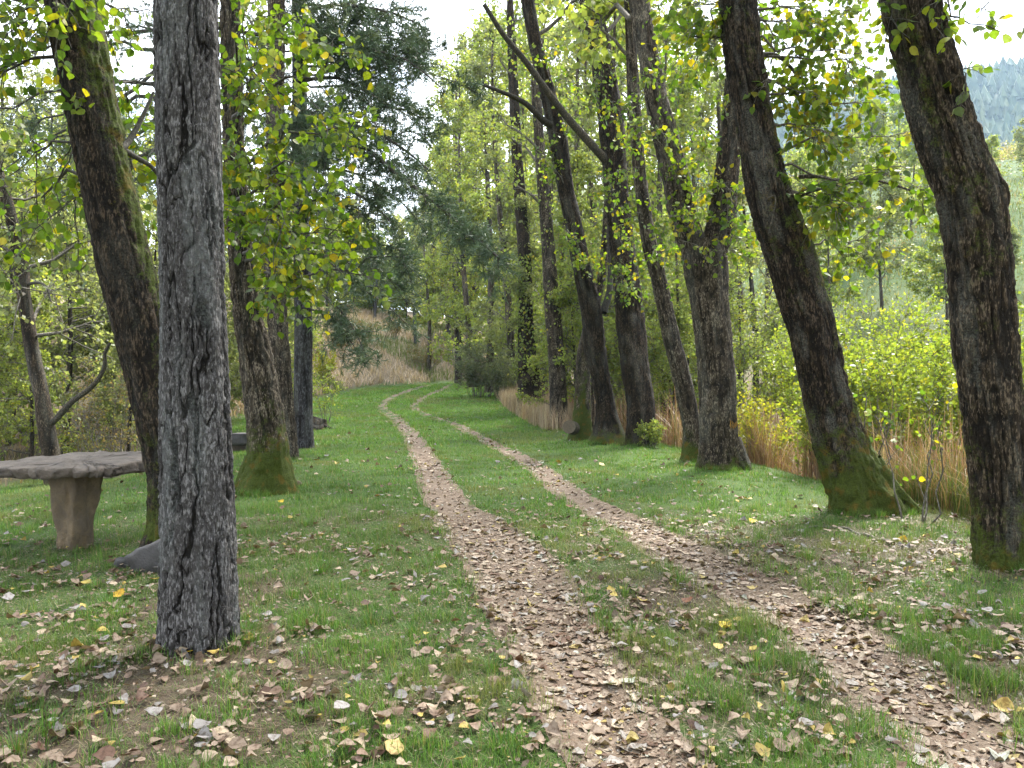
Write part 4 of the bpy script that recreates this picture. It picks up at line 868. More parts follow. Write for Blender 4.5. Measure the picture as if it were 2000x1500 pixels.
# left thicket
lp = px_path([(106,893,34),(86,800,31),(66,700,28),(50,600,27),(38,500,27),(15,400,22),(-20,280,18)], 16, 0, 8.5)
lt, _ = bg_tree('tree', 'crooked thin trunk with a side limb rising behind the stone table', 0, 0, 7, 681, PAL_GREY, path=lp, z0f=.35, nl=9, ln=2.4, size=.09, m='poplar', el=(-.1, .8))
limb_part(lt, px_limb([(92,830),(110,818),(140,785),(180,755),(203,720),(205,690),(215,670)], 16, 15.6), .07, .025, 'poplar')
limb_part(lt, px_limb([(42,560),(70,552),(90,560),(100,590)], 16, 15.8), .035, .012, 'twig_dark')
GL = 'leafy thicket trees behind the stone table'
L = [(-70,19,8),(130,21,6.5),(210,25,8),(20,23,7.5),(300,24,6.5),(-30,28,9),(90,30,9.5),(180,33,9),(250,19,4.5),(60,18.5,4.0),(0,36,10),(150,40,10),(270,38,10),(-160,22,8),(-120,33,10),(-300,20,7),(-420,25,8),(-260,30,9)]
lo_ = sorted(p[0] for p in L); mk = lambda i, px, d, H, lb: bg_tree('tree', lb, px, d, H, 690 + i, PAL_GREY if i % 3 else PAL_MID, GL, z0f=.04, nl=24, ln=3.0, size=.11, el=(-.1, 1.0), m='poplar_dark', nsub=8, ntw=6, nleaf=7, r0=.09, up=.0)[0]
grove(L, [f'leafy grey-green thicket tree behind the stone table, {ORD[lo_.index(p[0])]} from the left' for p in L], 3, mk, GL, 65)
GL = 'trees glimpsed between the left trunks'
L = [(400,30,7.5),(460,33,9),(520,38,11),(640,66,9),(490,26,5),(555,30,7)]
lo_ = sorted(p[0] for p in L); grove(L, [f'leafy tree glimpsed between the left trunks, {ORD[lo_.index(p[0])]} from the left' for p in L], 2, lambda i, px, d, H, lb: mk(i + 20, px, d, H, lb), GL, 66)

# unseen poplars added behind the viewer to shade trunk fronts and foreground
r = R_(830); t = np.linspace(0, 1, 6); pth = np.stack([.4 * t, -1.5 + 0 * t, -.3 + 15.3 * t, .26 * (1 - .85 * t)], -1); pth[:, 0] -= 3.8
bt, _ = bg_tree('poplar_tree', 'unseen poplar added behind the viewer for shade, left row', 0, 0, 15, 830, PAL_MID, 'unseen shade poplars behind the viewer', path=pth, z0f=.22, nl=24, ln=3.6, nsub=8, ntw=5, nleaf=5, size=.2, m='poplar')
for i, (x_, y_) in enumerate([(-4.6,-6),(-3.6,-11),(4.7,1.2),(4.8,-4),(4.6,-9.5),(-9,-3),(9.5,-3),(0.5,-17),(-10,3),(11,4),(-1,-7)]):
    copy_tree(bt, (x_, y_, float(height(x_, y_)) - .2), i * 1.7, 1.0 + .05 * (i % 3), 'unseen poplar added behind the viewer for shade', 'unseen shade poplars behind the viewer')

# ------------------------------------------------------------------ shrubs
def shrub(name, label, px, d, H, spread, nst, pal, seed, size=.06, nsub=6, ntw=5, nleaf=5, group=None, bark='twig', base=None, tw_len=.3, sub_len=.5, t0=.2, tpl=LEAF_LO, cat='shrub', elong=1.):
    r = R_(seed); x = (px - CX) / F * d; b = np.array([x, d, float(height(x, d))]); t_ = empty(name, tuple(b)); tag(t_, label, cat, group)
    st_ = []
    for i in range(nst):
        a = r.uniform(0, 6.28); s_ = spread * math.sqrt(r.random()); b0 = b + np.array([math.cos(a) * s_ * .35, math.sin(a) * s_ * .35, -.05])
        st_.append(cur(b0, b + np.array([math.cos(a) * s_, math.sin(a) * s_, H * r.uniform(.65, 1.05)]), 0, 8, r, .05))
    foliage(t_, st_, [.008 + H * .003] * nst, r, nsub=nsub, sub_len=sub_len, ntw=ntw, tw_len=tw_len, nleaf=nleaf, size=size, pal=pal, tpl=tpl, up=.35, droop=.03, limb_name='stem', limb_sides=4, bark=bark, t0=t0, twig_r=.0035, hang=0., name='foliage')
    return t_
GW = 'yellow-green willow shrubs behind the right row'
L = [(1640,13.5,2.9),(1720,14.5,3.4),(1800,13.5,3.2),(1840,16,3.6),(1760,18,4.0),(1680,19,3.8),(1960,13,3.3),(2060,11,3.2),(1900,20,4.2),(1600,22,3.4),(1560,25,3.6),(1990,17,3.6),(1820,24,4.4),(1720,26,4.4),(2150,14,3.4),(2240,11.5,3.2),(2300,17,3.8),(2400,13,3.2),(2500,18,3.8),(2180,22,4.2)]
lo_ = sorted(p[0] for p in L); PAL_W = [((.17, .24, .035), .45), ((.23, .28, .04), .25), ((.13, .20, .04), .25), ((.32, .29, .03), .05)]
lbs = [f'yellow-green willow shrub with thin upright stems among the reeds, {ORD[lo_.index(p[0]) if lo_.count(p[0]) == 1 else lo_.index(p[0]) + (p[1] > 20)]} from the left' for p in L]
grove(L, lbs, 3, lambda i, px, d, H, lb: shrub('willow_shrub', lb, px, d, H, .9, 13, PAL_W, 720 + i, size=.065, group=GW, nsub=9, ntw=6, nleaf=6, t0=.42), GW, 67)
shrub('bush', 'bright yellow-green bush between the forked poplar and its right neighbour', 1500, 17.5, 1.55, .75, 14, PAL_YEL, 741, size=.06, nsub=8)
shrub('bush', 'low yellow-green bush at the right foot of the forked poplar', 1462, 16, 1.3, .45, 9, PAL_YEL, 742, size=.055)
shrub('bush', 'grey-green rounded bush at the bend of the track', 935, 42, 2.6, 2.0, 26, [((.10, .13, .085), .6), ((.14, .165, .105), .4)], 743, size=.10, nsub=9, sub_len=.8)
shrub('bush', 'grey-green bush beside the dry grass, right of the rounded one', 985, 39, 2.2, 1.2, 16, [((.11, .14, .085), .6), ((.15, .17, .10), .4)], 744, size=.10, nsub=8, sub_len=.7)
shrub('bush', 'small leafy sapling on the grass beside the dark stump', 640, 27, 1.6, .5, 6, PAL_MID, 745, size=.07, nsub=4, ntw=3)
shrub('bush', 'small green weed at the foot of the stout dark poplar', 1272, 18.6, .55, .3, 10, PAL_MID, 746, size=.045, sub_len=.2, tw_len=.12)
shrub('bush', 'small yellowish bush on the dry bank behind the conifer', 632, 46, 1.6, .7, 10, PAL_YEL, 747, size=.10)
shrub('bush', 'brownish leafless-looking bush right of the crooked trunk', 190, 17.5, 2.3, .9, 14, PAL_DRY, 748, size=.05, nleaf=3)
shrub('bush', 'thin shoot with yellow leaves in front of the reeds, left of the right-edge poplar', 1790, 8.6, 1.5, .45, 4, PAL_NEAR, 749, size=.055, nsub=3, ntw=2, nleaf=2, tpl=LEAF_HI, sub_len=.35)
shrub('bush', 'second yellow-leaved shoot beside the mossy root flare', 1735, 9.8, 1.9, .35, 3, PAL_NEAR, 750, size=.065, nsub=3, ntw=2, nleaf=2, tpl=LEAF_HI, sub_len=.35)
for i, (px, d) in enumerate([(700,60),(770,66),(830,60),(655,55),(610,50)]):
    shrub('bush', 'dry brownish shrub on the tan bank, %s from the left' % ORD[sorted([700,770,830,655,610]).index(px)], px, d, 1.8, 1.4, 14, PAL_DRY, 760 + i, size=.10, group='dry shrubs on the tan bank', nleaf=3)
# dark bent dead stem on the slope
bx = P(1515, 655, 40); bz = float(height(bx[0], bx[1])); bd = empty('dead_snag', (bx[0], bx[1], bz)); tag(bd, 'small dark arched dead snag on the grassy slope between thin trunks', 'snag')
zt = max(bx[2], bz + .5)
c_ = catmull(np.array([[bx[0] + .35, bx[1], bz - .1, .09], [bx[0] + .22, bx[1], bz + (zt - bz) * .8, .10], [bx[0] - .08, bx[1], zt + .2, .10], [bx[0] - .3, bx[1], zt - .05, .06]]), 12)
V, q = tubes(c_[None, :, :3], c_[None, :, 3], 8); part('arched_stem', bd, V, [q], M['twig_dark'], True, {'bk': np.tile([[.3, .1, 0]], (len(V), 1))})

# ------------------------------------------------------------------ blades: reeds, dry grass, lawn
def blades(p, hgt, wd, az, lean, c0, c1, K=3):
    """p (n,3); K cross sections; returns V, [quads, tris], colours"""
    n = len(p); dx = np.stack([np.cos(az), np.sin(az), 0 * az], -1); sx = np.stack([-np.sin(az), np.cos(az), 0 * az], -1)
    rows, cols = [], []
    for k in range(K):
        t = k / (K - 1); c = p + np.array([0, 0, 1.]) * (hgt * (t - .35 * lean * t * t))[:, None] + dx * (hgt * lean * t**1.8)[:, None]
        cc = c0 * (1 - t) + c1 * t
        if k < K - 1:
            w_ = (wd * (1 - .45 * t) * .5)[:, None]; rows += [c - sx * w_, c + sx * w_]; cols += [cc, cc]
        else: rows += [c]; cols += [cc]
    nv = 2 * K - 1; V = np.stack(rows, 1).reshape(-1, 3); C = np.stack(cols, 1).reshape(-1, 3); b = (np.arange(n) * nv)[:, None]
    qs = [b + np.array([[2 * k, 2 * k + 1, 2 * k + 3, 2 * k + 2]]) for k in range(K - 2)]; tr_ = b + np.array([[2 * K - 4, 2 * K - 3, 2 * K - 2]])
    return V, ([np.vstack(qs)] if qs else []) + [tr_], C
def blade_obj(name, label, cat, V, f, C, m):
    return tag(link(name, mesh_np(name, V, f, M[m], False, {'col': C})), label, cat, kind='stuff')
def cat_blades(L):
    Vs, Q, T, Cs, o = [], [], [], [], 0
    for V, f, C in L:
        Vs.append(V); Cs.append(C)
        for a in f: (Q if a.shape[1] == 4 else T).append(a + o)
        o += len(V)
    return np.vstack(Vs), [np.vstack(x) for x in (Q, T) if x], np.vstack(Cs)
def scatter(n, x0, x1, y0, y1, r): return r.uniform(x0, x1, n), r.uniform(y0, y1, n)
r_ = R_(801)
# reeds in the wet ditch
L_ = []
for (n, y0, y1, wd) in ((15000, 6.5, 16, .009), (9000, 16, 28, .016), (4000, 28, 38, .025)):
    y = r_.uniform(y0, y1, n); e = .7 + 8.5 * r_.random(n)**1.7; x = np.interp(y, ROWY, ROWX) + e
    dens = fbm(x * .9, y * .9, seed=51); k = dens > .40; x, y = x[k], y[k]; m_ = len(x)
    hh = r_.uniform(.7, 1.75, m_) * (.75 + .5 * fbm(x * .7, y * .7, seed=52)); az = r_.uniform(0, 6.28, m_); ln = np.abs(r_.normal(.30, .38, m_)).clip(0, 1.3)
    c = palette(m_, [((.27, .165, .095), .4), ((.19, .10, .06), .3), ((.36, .27, .19), .2), ((.14, .15, .05), .1)], r_)
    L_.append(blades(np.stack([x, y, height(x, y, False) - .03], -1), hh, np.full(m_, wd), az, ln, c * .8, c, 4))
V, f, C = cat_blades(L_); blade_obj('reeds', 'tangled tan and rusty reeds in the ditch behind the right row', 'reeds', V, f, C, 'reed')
# green sedge by the right-edge poplar
n = 5000; y = r_.uniform(7.2, 11.5, n); x = np.interp(y, ROWY, ROWX) + .55 + 1.5 * r_.random(n); k = fbm(x * 1.3, y * 1.3, seed=55) > .42; x, y = x[k], y[k]; n = len(x)
c = palette(n, [((.07, .11, .025), .6), ((.13, .15, .04), .3), ((.28, .20, .10), .1)], r_)
V, f, C = blades(np.stack([x, y, height(x, y, False) - .02], -1), r_.uniform(.45, 1.0, n), np.full(n, .008), r_.uniform(0, 6.28, n), np.abs(r_.normal(.35, .25, n)).clip(0, 1), c * .8, c, 4)
blade_obj('sedge', 'dark green sedge clump between the two nearest right poplars', 'sedge', V, f, C, 'grass')
# dry grass: along the far right of the track, and on the bank
L_ = []
n = 9000; y = r_.uniform(24, 43, n); x = np.interp(y, ROWY, ROWX) + r_.uniform(-1.2, 1.5, n); k = (rut_d(x, y) > .9) & (x > rutx(y, RRC) + 1.3 + .5 * fbm(y * .5, y * 0, seed=58)); x, y = x[k], y[k]; n = len(x)
c = palette(n, [((.36, .28, .21), .5), ((.28, .20, .14), .3), ((.42, .35, .25), .2)], r_)
L_.append(blades(np.stack([x, y, height(x, y, False) - .02], -1), r_.uniform(.45, .95, n), np.full(n, .02), r_.uniform(0, 6.28, n), np.abs(r_.normal(.2, .15, n)), c * .9, c, 3))
V, f, C = cat_blades(L_); blade_obj('dry_grass', 'tall pinkish dry grass at the right edge of the track, beyond the middle clump', 'grass', V, f, C, 'reed')
n = 42000; y = r_.uniform(25, 82, n); x = r_.uniform(-24, -1, n) * (y / 60).clip(.55, 1.2); b = bank_s(x, y); k = (b > .1) & (b < 22); x, y = x[k], y[k]; n = len(x)
gn = fbm(x * .25, y * .25, seed=59); c = palette(n, [((.40, .31, .235), .5), ((.31, .245, .17), .3), ((.45, .37, .28), .2)], r_); c = np.where((gn > .57)[:, None], np.array([.13, .16, .05]) * (1 + .2 * r_.normal(size=(n, 1))), c)
V, f, C = blades(np.stack([x, y, height(x, y, False) - .03], -1), r_.uniform(.3, .8, n), np.full(n, .05), r_.uniform(0, 6.28, n), np.abs(r_.normal(.5, .3, n)).clip(0, 1), c * .85, c, 3)
blade_obj('dry_grass', 'tan dry grass covering the bank at the left of the bend', 'grass', V, f, C, 'reed')
# rough grass on the slope beyond the reeds
n = 42000; x, y = scatter(n, 6, 80, 22, 90, r_); k = (hill_s(x, y) > .2) & (x < y * 1.1); x, y = x[k], y[k]; n = len(x)
c = palette(n, [((.10, .14, .045), .5), ((.16, .18, .06), .3), ((.26, .22, .12), .2)], r_)
V, f, C = blades(np.stack([x, y, height(x, y, False) - .03], -1), r_.uniform(.25, .6, n), np.full(n, .06), r_.uniform(0, 6.28, n), np.abs(r_.normal(.5, .3, n)).clip(0, 1), c * .85, c, 3)
blade_obj('rough_grass', 'rough pale grass on the slope beyond the reeds', 'grass', V, f, C, 'grass')
# low weeds and litter on the left thicket floor
n = 14000; x, y = scatter(n, -26, -6.5, 9, 32, r_); k = (lawn_mask(x, y) < .6); x, y = x[k], y[k]; n = len(x)
c = palette(n, [((.20, .16, .10), .45), ((.09, .12, .035), .4), ((.28, .22, .14), .15)], r_)
V, f, C = blades(np.stack([x, y, height(x, y, False) - .02], -1), r_.uniform(.15, .5, n), np.full(n, .025), r_.uniform(0, 6.28, n), np.abs(r_.normal(.6, .3, n)).clip(0, 1), c * .85, c, 3)
blade_obj('undergrowth', 'brown and green undergrowth on the thicket floor at the left', 'undergrowth', V, f, C, 'grass')

# lawn
L_ = []
BASES = np.array([t.location[:2] for t in (g_pine, d_pop, m_pop, r1, r2, r3)])
def grass_density(x, y):
    pt = fbm(x * .9, y * .9, seed=31 + 30); pt2 = fbm(x * 3.2, y * 3.2, seed=63)
    near = 1 - sstep(5, 15, y)
    bare = near * (.42 * sstep(.48, .64, pt) + .35 * sstep(.5, .66, pt2)) + .05
    e = x - np.interp(y, ROWY, ROWX); bare = bare + near * .5 * sstep(-1.4, -.5, e) * (1 - sstep(0.1, .5, e)) * sstep(.4, .6, pt2)
    for bxy in BASES: bare = bare + .45 * np.exp(-((x - bxy[0])**2 + (y - bxy[1])**2) / .35)
    return np.clip(1 - bare, .03, 1) * lawn_mask(x, y) * sstep(-.12 - .10 * sstep(15, 30, y), .12, rut_d(x, y) + .10 * (vnoise(x * 14, y * 14, seed=64) - .5))
for (n, x0, x1, y0, y1, h0, h1, wd, K) in ((165000, -3.4, 3.4, 2.4, 5.2, .028, .085, .0034, 3), (210000, -6.5, 5.8, 5.2, 10, .028, .08, .0052, 2), (190000, -10, 5.8, 10, 19, .03, .07, .009, 2), (150000, -11, 4.6, 19, 36, .04, .09, .017, 2), (90000, -12, 2.5, 36, 60, .05, .10, .034, 2), (26000, -7, -3.6, 2.4, 5.2, .03, .08, .0034, 2), (26000, 3.6, 6, 2.4, 5.2, .03, .08, .0034, 2)):
    x, y = scatter(n, x0, x1, y0, y1, r_); 
    tuf = fbm(x * 5.5, y * 5.5, seed=66); dn = grass_density(x, y); k = r_.random(n) < dn * (.45 + .9 * sstep(.35, .6, tuf)); x, y, tuf, dn = x[k], y[k], tuf[k], dn[k]; m_ = len(x)
    edge = np.exp(-(rut_d(x, y) / .18)**2)
    hh = r_.uniform(h0, h1, m_) * (.55 + 1.0 * sstep(.40, .66, tuf)) * (1 + .5 * edge * sstep(.5, .62, vnoise(x * 3, y * 3, seed=67)))
    c = palette(m_, [((.085, .185, .034), .40), ((.13, .24, .045), .30), ((.06, .125, .026), .16), ((.26, .24, .11), .14)], r_, .15)
    sunlit = sstep(10, 30, y)[:, None]; c = c * (1 - sunlit * .25) + np.array([.115, .235, .03]) * sunlit * .45  # far blades brightened toward yellow-green: sunlight painted into their colour
    c = c * (.6 + .8 * fbm(x * 1.2, y * 1.2, seed=68, oct=4))[:, None]; dp_ = sstep(.56, .68, fbm(x * .8 + 40, y * .8, seed=69))[:, None] * .5; c = c * (1 - dp_) + np.array([.22, .21, .09]) * dp_ * (1 + .2 * r_.normal(size=(m_, 1)))
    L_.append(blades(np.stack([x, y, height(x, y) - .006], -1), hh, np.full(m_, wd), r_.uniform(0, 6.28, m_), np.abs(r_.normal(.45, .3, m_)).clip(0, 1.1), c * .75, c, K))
# longer tufts
nt_ = 150; tx, ty = scatter(nt_, -3.2, 4.4, 2.6, 8.5, r_); k = (rut_d(tx, ty) > .02) & (lawn_mask(tx, ty) > .4) & (r_.random(nt_) < .25 + .75 * np.exp(-(rut_d(tx, ty) / .3)**2)); tx, ty = tx[k], ty[k]
for t_, pa_, nb_ in ((g_pine, pp, 5), (d_pop, dp, 9), (m_pop, mp3, 10), (r1, q1, 12), (r2, q2, 12), (r3, q3, 10), (r4, q4, 7), (r5, q5, 8), (r6, q6, 7)):
    an = r_.uniform(0, 6.28, nb_); rb = pa_[1, 3] * r_.uniform(1.25, 1.75, nb_); tx = np.append(tx, pa_[1, 0] + np.cos(an) * rb); ty = np.append(ty, pa_[1, 1] + np.sin(an) * rb)
a_ = r_.uniform(0, 6.28, (len(tx), 110)); q_ = np.abs(r_.normal(0, .065, (len(tx), 110))); x = (tx[:, None] + np.cos(a_) * q_).ravel(); y = (ty[:, None] + np.sin(a_) * q_).ravel(); n = len(x)
c = palette(n, [((.07, .17, .03), .5), ((.12, .24, .045), .35), ((.22, .22, .08), .15)], r_)
L_.append(blades(np.stack([x, y, height(x, y) - .005], -1), r_.uniform(.06, .15, n), np.full(n, .0034), a_.ravel() + r_.normal(size=n) * .5, np.abs(r_.normal(.55, .3, n)).clip(0, 1.2), c * .7, c, 3))
# thatch: dead straw lying between the green blades
n = 70000; x, y = scatter(n, -4.5, 5, 2.4, 9, r_); k = (rut_d(x, y) > -.1) & (lawn_mask(x, y) > .4); x, y = x[k], y[k]; n = len(x)
c = palette(n, [((.24, .19, .12), .5), ((.17, .13, .08), .3), ((.14, .15, .06), .2)], r_)
L_.append(blades(np.stack([x, y, height(x, y) + .002], -1), r_.uniform(.03, .075, n), np.full(n, .0032), r_.uniform(0, 6.28, n), r_.uniform(1.0, 2.2, n), c * .8, c, 2))
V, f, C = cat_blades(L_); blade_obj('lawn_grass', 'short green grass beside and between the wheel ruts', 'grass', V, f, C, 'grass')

# ------------------------------------------------------------------ fallen leaves
def curl(k1, k2, tw):
    T = LEAF_HI[0].copy(); T[:, 1] -= .5
    T[:, 2] = k1 * T[:, 0]**2 * 2 + k2 * (T[:, 1])**2 + tw * T[:, 0] * T[:, 1] * 1.5; return T, LEAF_HI[1]
DRY = [curl(.5, .25, .1), curl(-.35, .3, .3), curl(.9, -.2, -.3), curl(.15, .1, .05), curl(-.6, -.25, .2), curl(.3, .7, -.2)]
LITPAL = [((.275, .215, .165), .30), ((.205, .15, .11), .27), ((.36, .30, .23), .14), ((.27, .245, .225), .11), ((.11, .062, .04), .12), ((.34, .27, .10), .04), ((.33, .34, .29), .02)]
def litter_density(x, y):
    rd = rut_d(x, y); inr = 1 - sstep(-.10, .05, rd); near = 1 - sstep(6, 17, y)
    pt = fbm(x * 1.1, y * 1.1, seed=71); pt2 = fbm(x * 4, y * 4, seed=72)
    g = .02 + near * (.035 + .26 * sstep(.46, .64, pt)) * (.3 + 1.2 * sstep(.45, .65, pt2)) + .10 * np.exp(-(rd / .25)**2)
    g = g + near * .22 * sstep(-1.2, -2.6, x) * sstep(5.5, 3.2, y)
    for bxy in BASES[[0, 3, 4]]: g = g + .30 * np.exp(-((x - bxy[0])**2 + (y - bxy[1])**2) / .30)
    return np.clip(inr * (.62 + .6 * sstep(.3, .62, pt2)) + (1 - inr) * g * (lawn_mask(x, y) * .8 + .2), 0, 1)
lp_, lx, ly = [], [], []
for (n, x0, x1, y0, y1) in ((30000, -4.6, 4.6, 2.3, 5.5), (26000, -6, 6, 5.5, 9), (16000, -7, 5, 9, 16), (9000, -8, 4, 16, 30), (3500, -10, 2, 30, 57)):
    x, y = scatter(n, x0, x1, y0, y1, r_); k = r_.random(n) < litter_density(x, y); lx.append(x[k]); ly.append(y[k])
lx = np.concatenate(lx); ly = np.concatenate(ly); n = len(lx)
sz = (.018 + .062 * r_.random(n)**1.9) * (1 + .5 * (ly > 14)); inr = rut_d(lx, ly) < .02
zz = height(lx, ly) + np.where(inr, .010, .012 + .03 * r_.random(n)) + .003
pos = np.stack([lx, ly, zz], -1); a = r_.uniform(0, 6.28, n); tl = np.where(inr, .10, .35)[:, None]
nr = nrm(np.array([0, 0, 1.]) + r_.normal(size=(n, 3)) * tl); ax = np.stack([np.cos(a), np.sin(a), 0 * a], -1) + r_.normal(size=(n, 3)) * .1
cl = palette(n, LITPAL, r_, .18); cl = np.where(inr[:, None], cl, palette(n, [((.22, .165, .125), .34), ((.155, .105, .075), .24), ((.30, .24, .175), .14), ((.21, .195, .19), .14), ((.09, .05, .035), .09), ((.34, .26, .07), .05)], r_, .18)); kind_ = r_.integers(0, len(DRY), n)
app = sz / ly; app[~visible(pos, -10)] = 0
big = np.argsort(-app)[:600]; r_.shuffle(big); big = big[:296]; isb = np.zeros(n, bool); isb[big] = True
Vs, Fs, Cs, o = [], [], [], 0
DRYLO = []
for T, _f in DRY:
    T2 = T[[0, 2, 3, 5, 7, 8]]; DRYLO.append((T2, np.array([[0, 3, 2, 1], [0, 5, 4, 3]])))
for k in range(len(DRY)):
    for tpl_, cond in ((DRY[k], ly < 5.2), (DRYLO[k], ly >= 5.2)):
        m_ = (kind_ == k) & ~isb & cond; V, f = leaf_place(tpl_, pos[m_], ax[m_], nr[m_], sz[m_]); Vs.append(V); Fs.append(f + o); o += len(V); Cs.append(np.repeat(cl[m_], len(tpl_[0]), 0))
# crumbs: broken bits of leaf
n2 = 70000; x, y = scatter(n2, -4.6, 4.6, 2.3, 9.5, r_); k = r_.random(n2) < .16 + .75 * litter_density(x, y); x, y = x[k], y[k]; n2 = len(x)
V, f = leaf_place(LEAF_LO, np.stack([x, y, height(x, y) + .012 + .006 * r_.random(n2)], -1), np.stack([r_.normal(size=n2), r_.normal(size=n2), 0 * x], -1), np.array([0, 0, 1.]) + r_.normal(size=(n2, 3)) * .25, r_.uniform(.008, .026, n2)); Vs.append(V); Fs.append(f + o); o += len(V); Cs.append(np.repeat(palette(n2, LITPAL, r_, .2) * .85, 4, 0))
tag(link('leaf_litter', mesh_np('leaf_litter', np.vstack(Vs), [np.vstack(Fs)], M['litter'], False, {'col': np.vstack(Cs)})), 'countless small dry leaves strewn over ruts and grass', 'leaf litter', kind='stuff')
DRYM = [mesh_np('fallen_leaf', T, [f], M['litter_obj']) for T, f in DRY]
from mathutils import Matrix
def place_leaf(name, me, p, axv, nv, s, c, parent=None):
    ob = bpy.data.objects.new(name, me); COL.objects.link(ob)
    axv = nrm(axv); nv = nrm(nv - axv * np.sum(nv * axv)); sxv = np.cross(axv, nv)
    if parent is not None: ob.parent = parent; p = p - np.array(parent.location)
    ob.matrix_local = Matrix(((sxv[0] * s, axv[0] * s, nv[0] * s, p[0]), (sxv[1] * s, axv[1] * s, nv[1] * s, p[1]), (sxv[2] * s, axv[2] * s, nv[2] * s, p[2]), (0, 0, 0, 1)))
    ob.color = (*[float(v) for v in c], 1); return ob
for i in big:
    ob = place_leaf('fallen_leaf', DRYM[kind_[i]], pos[i], ax[i], nr[i], sz[i], cl[i])
    lum = cl[i].mean(); tone = 'dark brown' if lum < .15 else 'brown' if lum < .25 else 'pale beige'
    if inr[i]: wh = 'left wheel rut' if abs(lx[i] - rutx(ly[i], LRC)) < abs(lx[i] - rutx(ly[i], RRC)) else 'right wheel rut'
    else: wh = 'grass left of the ruts' if lx[i] < rutx(ly[i], LRC) else 'grass between the ruts' if lx[i] < rutx(ly[i], RRC) else 'grass right of the ruts'
    tag(ob, f'dry {tone} leaf lying in the {wh} in the foreground', 'leaf', f'{tone} fallen leaves, {wh}')
for px, py, c, lb in ((372,1282,(.55,.38,.02),'bright yellow fallen leaf at the foot of the grey pine'), (232,1172,(.55,.32,.03),'orange-yellow fallen leaf left of the grey pine'), (1470,1020,(.58,.42,.02),'bright yellow fallen leaf in the grass left of the mossy-rooted poplar'),
                      (1418,1232,(.60,.45,.03),'small bright yellow leaf standing in the grass between the ruts'), (548,985,(.5,.36,.03),'yellow leaf in front of the moss-footed poplar'), (1763,1056,(.55,.36,.03),'yellow leaf beside the pale fallen branch'), (1345,1180,(.16,.07,.04),'dark red-brown curled leaf on the grass between the ruts'),
                      (770,1478,(.48,.36,.15),'large yellowish dry leaf at the bottom edge, left of the ruts'), (1960,1380,(.5,.36,.12),'large tan-yellow leaf in the right wheel rut near the right edge'), (1110,995,(.15,.07,.04),'dark brown curled leaf at the edge of the right wheel rut')):
    p = gp(px, py, .03); tag(place_leaf('fallen_leaf', DRYM[0], p, np.array([r_.normal(), .6, .2]), np.array([r_.normal() * .4, -.5, .8]), .085, c), lb, 'leaf')
# pine needles
n = 16000; x, y = scatter(n, -3.2, 3.4, 2.3, 8, r_); k = r_.random(n) < (1 - sstep(-.1, .1, rut_d(x, y))) * .9 + .06 + .5 * np.exp(-((x - g_pine.location[0])**2 + (y - g_pine.location[1])**2) / .5); x, y = x[k], y[k]; n = len(x)
p = np.stack([x, y, height(x, y) + .014 + .01 * r_.random(n)], -1); a = r_.uniform(0, 6.28, n); d_ = np.stack([np.cos(a), np.sin(a), r_.normal(size=n) * .12], -1); s_ = np.stack([-np.sin(a), np.cos(a), 0 * a], -1) * .0012; l = r_.uniform(.05, .11, n)[:, None]
V = np.stack([p - s_, p + s_, p + d_ * l], 1).reshape(-1, 3)
tag(link('pine_needle_litter', mesh_np('pine_needle_litter', V, [np.arange(3 * n).reshape(-1, 3)], M['litter'], False, {'col': np.repeat(palette(n, [((.20, .11, .055), .6), ((.13, .07, .04), .4)], r_), 3, 0)})), 'fine reddish pine needles lying in the wheel ruts', 'needles', kind='stuff')
# single leaves on the near trees
LM = mesh_np('leaf', LEAF_HI[0], [LEAF_HI[1]], M['leaf_obj'])
for root, p, ax_, nr_, sz_, c_ in SINGLE:
    for i in range(len(p)): place_leaf('leaf', LM, p[i], ax_[i], nr_[i], float(sz_[i]), c_[i], root)

# ------------------------------------------------------------------ far hillside, mountain, air
r_ = R_(901)
n = 1900; y = 48 + 230 * r_.random(n)**.8; x = y * r_.uniform(.18, 1.15, n); k = (hill_s(x, y) > 8); x, y = x[k], y[k]; n = len(x)
bh = r_.uniform(1.2, 4.2, n); nl_ = 52; c = palette(n, [((.15, .17, .065), .35), ((.19, .18, .085), .25), ((.11, .14, .06), .25), ((.22, .19, .12), .15)], r_)
o3 = rand_unit(n * nl_, r_) * (r_.random(n * nl_)[:, None]**.4); bb = np.repeat(bh, nl_)[:, None]
p = np.repeat(np.stack([x, y, height(x, y, False)], -1), nl_, 0) + o3 * bb * np.array([.55, .55, .5]) + np.array([0, 0, .45]) * bb
V, f = leaf_place(LEAF_LO, p, rand_unit(len(p), r_), rand_unit(len(p), r_), p[:, 1] * r_.uniform(.0016, .0036, len(p)))
tag(link('hillside_scrub', mesh_np('hillside_scrub', V, [f], M['leaf'], False, {'col': np.repeat(np.repeat(c, nl_, 0) * (1 + .15 * r_.normal(size=(n * nl_, 1))), 4, 0)})), 'pale olive scrub covering the hillside beyond the reeds', 'scrub', kind='stuff')
def mount(x, y):
    px = x / 750 * F + CX
    pk = 1.5 + (750 - np.interp(px, [700, 1000, 1300, 1500, 1700, 1900, 2000, 2300, 2800, 3600], [700, 560, 345, 215, 160, 155, 135, 130, 260, 560])) / F * 750
    t = np.where(y < 750, sstep(330, 760, y), 1 - .6 * sstep(800, 1400, y))
    return pk * t + 26 * (fbm(x * .012, y * .012, seed=81) - .5) * t - 8
mxs = np.linspace(-150, 1400, 150); mys = np.linspace(330, 1300, 90); X, Y = np.meshgrid(mxs, mys); Z = mount(X, Y)
k = np.arange(X.size).reshape(X.shape); q = np.stack([k[:-1, :-1], k[:-1, 1:], k[1:, 1:], k[1:, :-1]], -1).reshape(-1, 4)
M['mount'] = stone_mat('mountain_forest_floor', (.05, .075, .03), (.035, .05, .025), .05, 0)
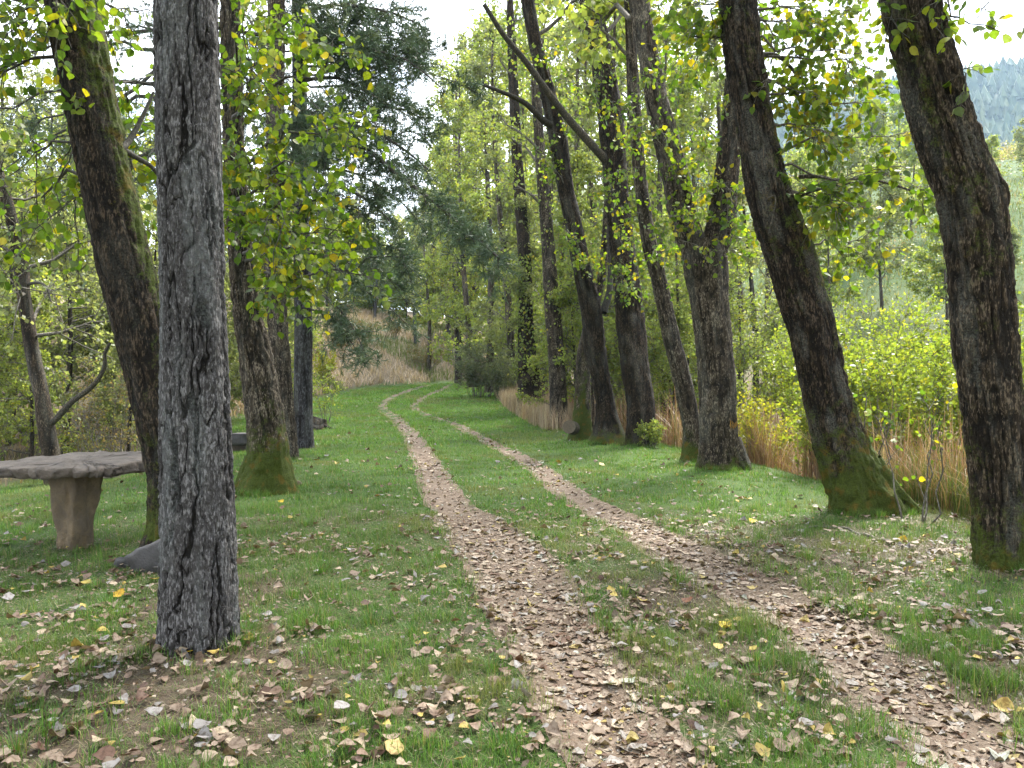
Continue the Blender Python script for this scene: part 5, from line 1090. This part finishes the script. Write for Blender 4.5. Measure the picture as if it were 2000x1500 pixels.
tag(link('mountain', mesh_np('mountain', np.stack([X, Y, Z], -1).reshape(-1, 3), [q], M['mount'], True)), 'wooded blue mountain far behind the right trees', 'mountain', kind='structure')
n = 4500; x, y = scatter(n, 60, 700, 400, 780, r_); z = mount(x, y); h_ = r_.uniform(9, 20, n); S = 5
rows = []
for (t0, rr) in ((.08, .23), (.62, .10), (.5, .17), (1.0, .0)):
    th = np.arange(S) * 2 * math.pi / S; j = 1 + .35 * r_.normal(size=(n, S))
    rows.append(np.stack([x[:, None] + np.cos(th) * h_[:, None] * rr * j, y[:, None] + np.sin(th) * h_[:, None] * rr * j, (z + h_ * t0)[:, None] + h_[:, None] * .05 * r_.normal(size=(n, S)) * (rr > 0)], -1))
V = np.stack(rows, 1).reshape(-1, 3); fl = []
for a_, b_ in ((0, 1), (2, 3)):
    i = np.arange(S); fl.append(np.stack([a_ * S + i, a_ * S + (i + 1) % S, b_ * S + (i + 1) % S, b_ * S + i], -1))
f = (np.vstack(fl)[None] + (np.arange(n) * 4 * S)[:, None, None]).reshape(-1, 4)
tag(link('far_wood', mesh_np('far_wood', V, [f], M['needle'], False, {'col': np.repeat(palette(n, [((.03, .05, .022), .5), ((.05, .07, .028), .3), ((.08, .095, .035), .2)], r_, .2), 4 * S, 0)})), 'conifer wood covering the far blue mountain', 'wood', kind='stuff')

hz, ht, ho = mat('haze_air'); pv = nd(ht, 'ShaderNodeVolumePrincipled', Density=.0002); pv.inputs['Color'].default_value = (.55, .78, 1, 1); pv.inputs['Anisotropy'].default_value = .2
ht.links.new(pv.outputs[0], ho.inputs['Volume'])
zlo = -30.; V = np.array([[a, b, c] for a in (-1510, 1710) for b in (-130, 1710) for c in (zlo, 380)], float)
f = np.array([[0, 1, 3, 2], [4, 6, 7, 5], [0, 4, 5, 1], [2, 3, 7, 6], [0, 2, 6, 4], [1, 5, 7, 3]])
if HAZE: tag(link('haze', mesh_np('haze', V, [f], hz)), 'thin pale air that fades the far mountain to blue', 'haze', kind='stuff')
tri = 0
for ob in bpy.data.objects:
    if ob.type == 'MESH': tri += len(ob.data.loops) - 2 * len(ob.data.polygons)
print('TRIS', sum(len(m_.loops) - 2 * len(m_.polygons) for m_ in bpy.data.meshes), tri, 'OBJECTS', len(bpy.data.objects), 'zmin', V[:, 2].min())
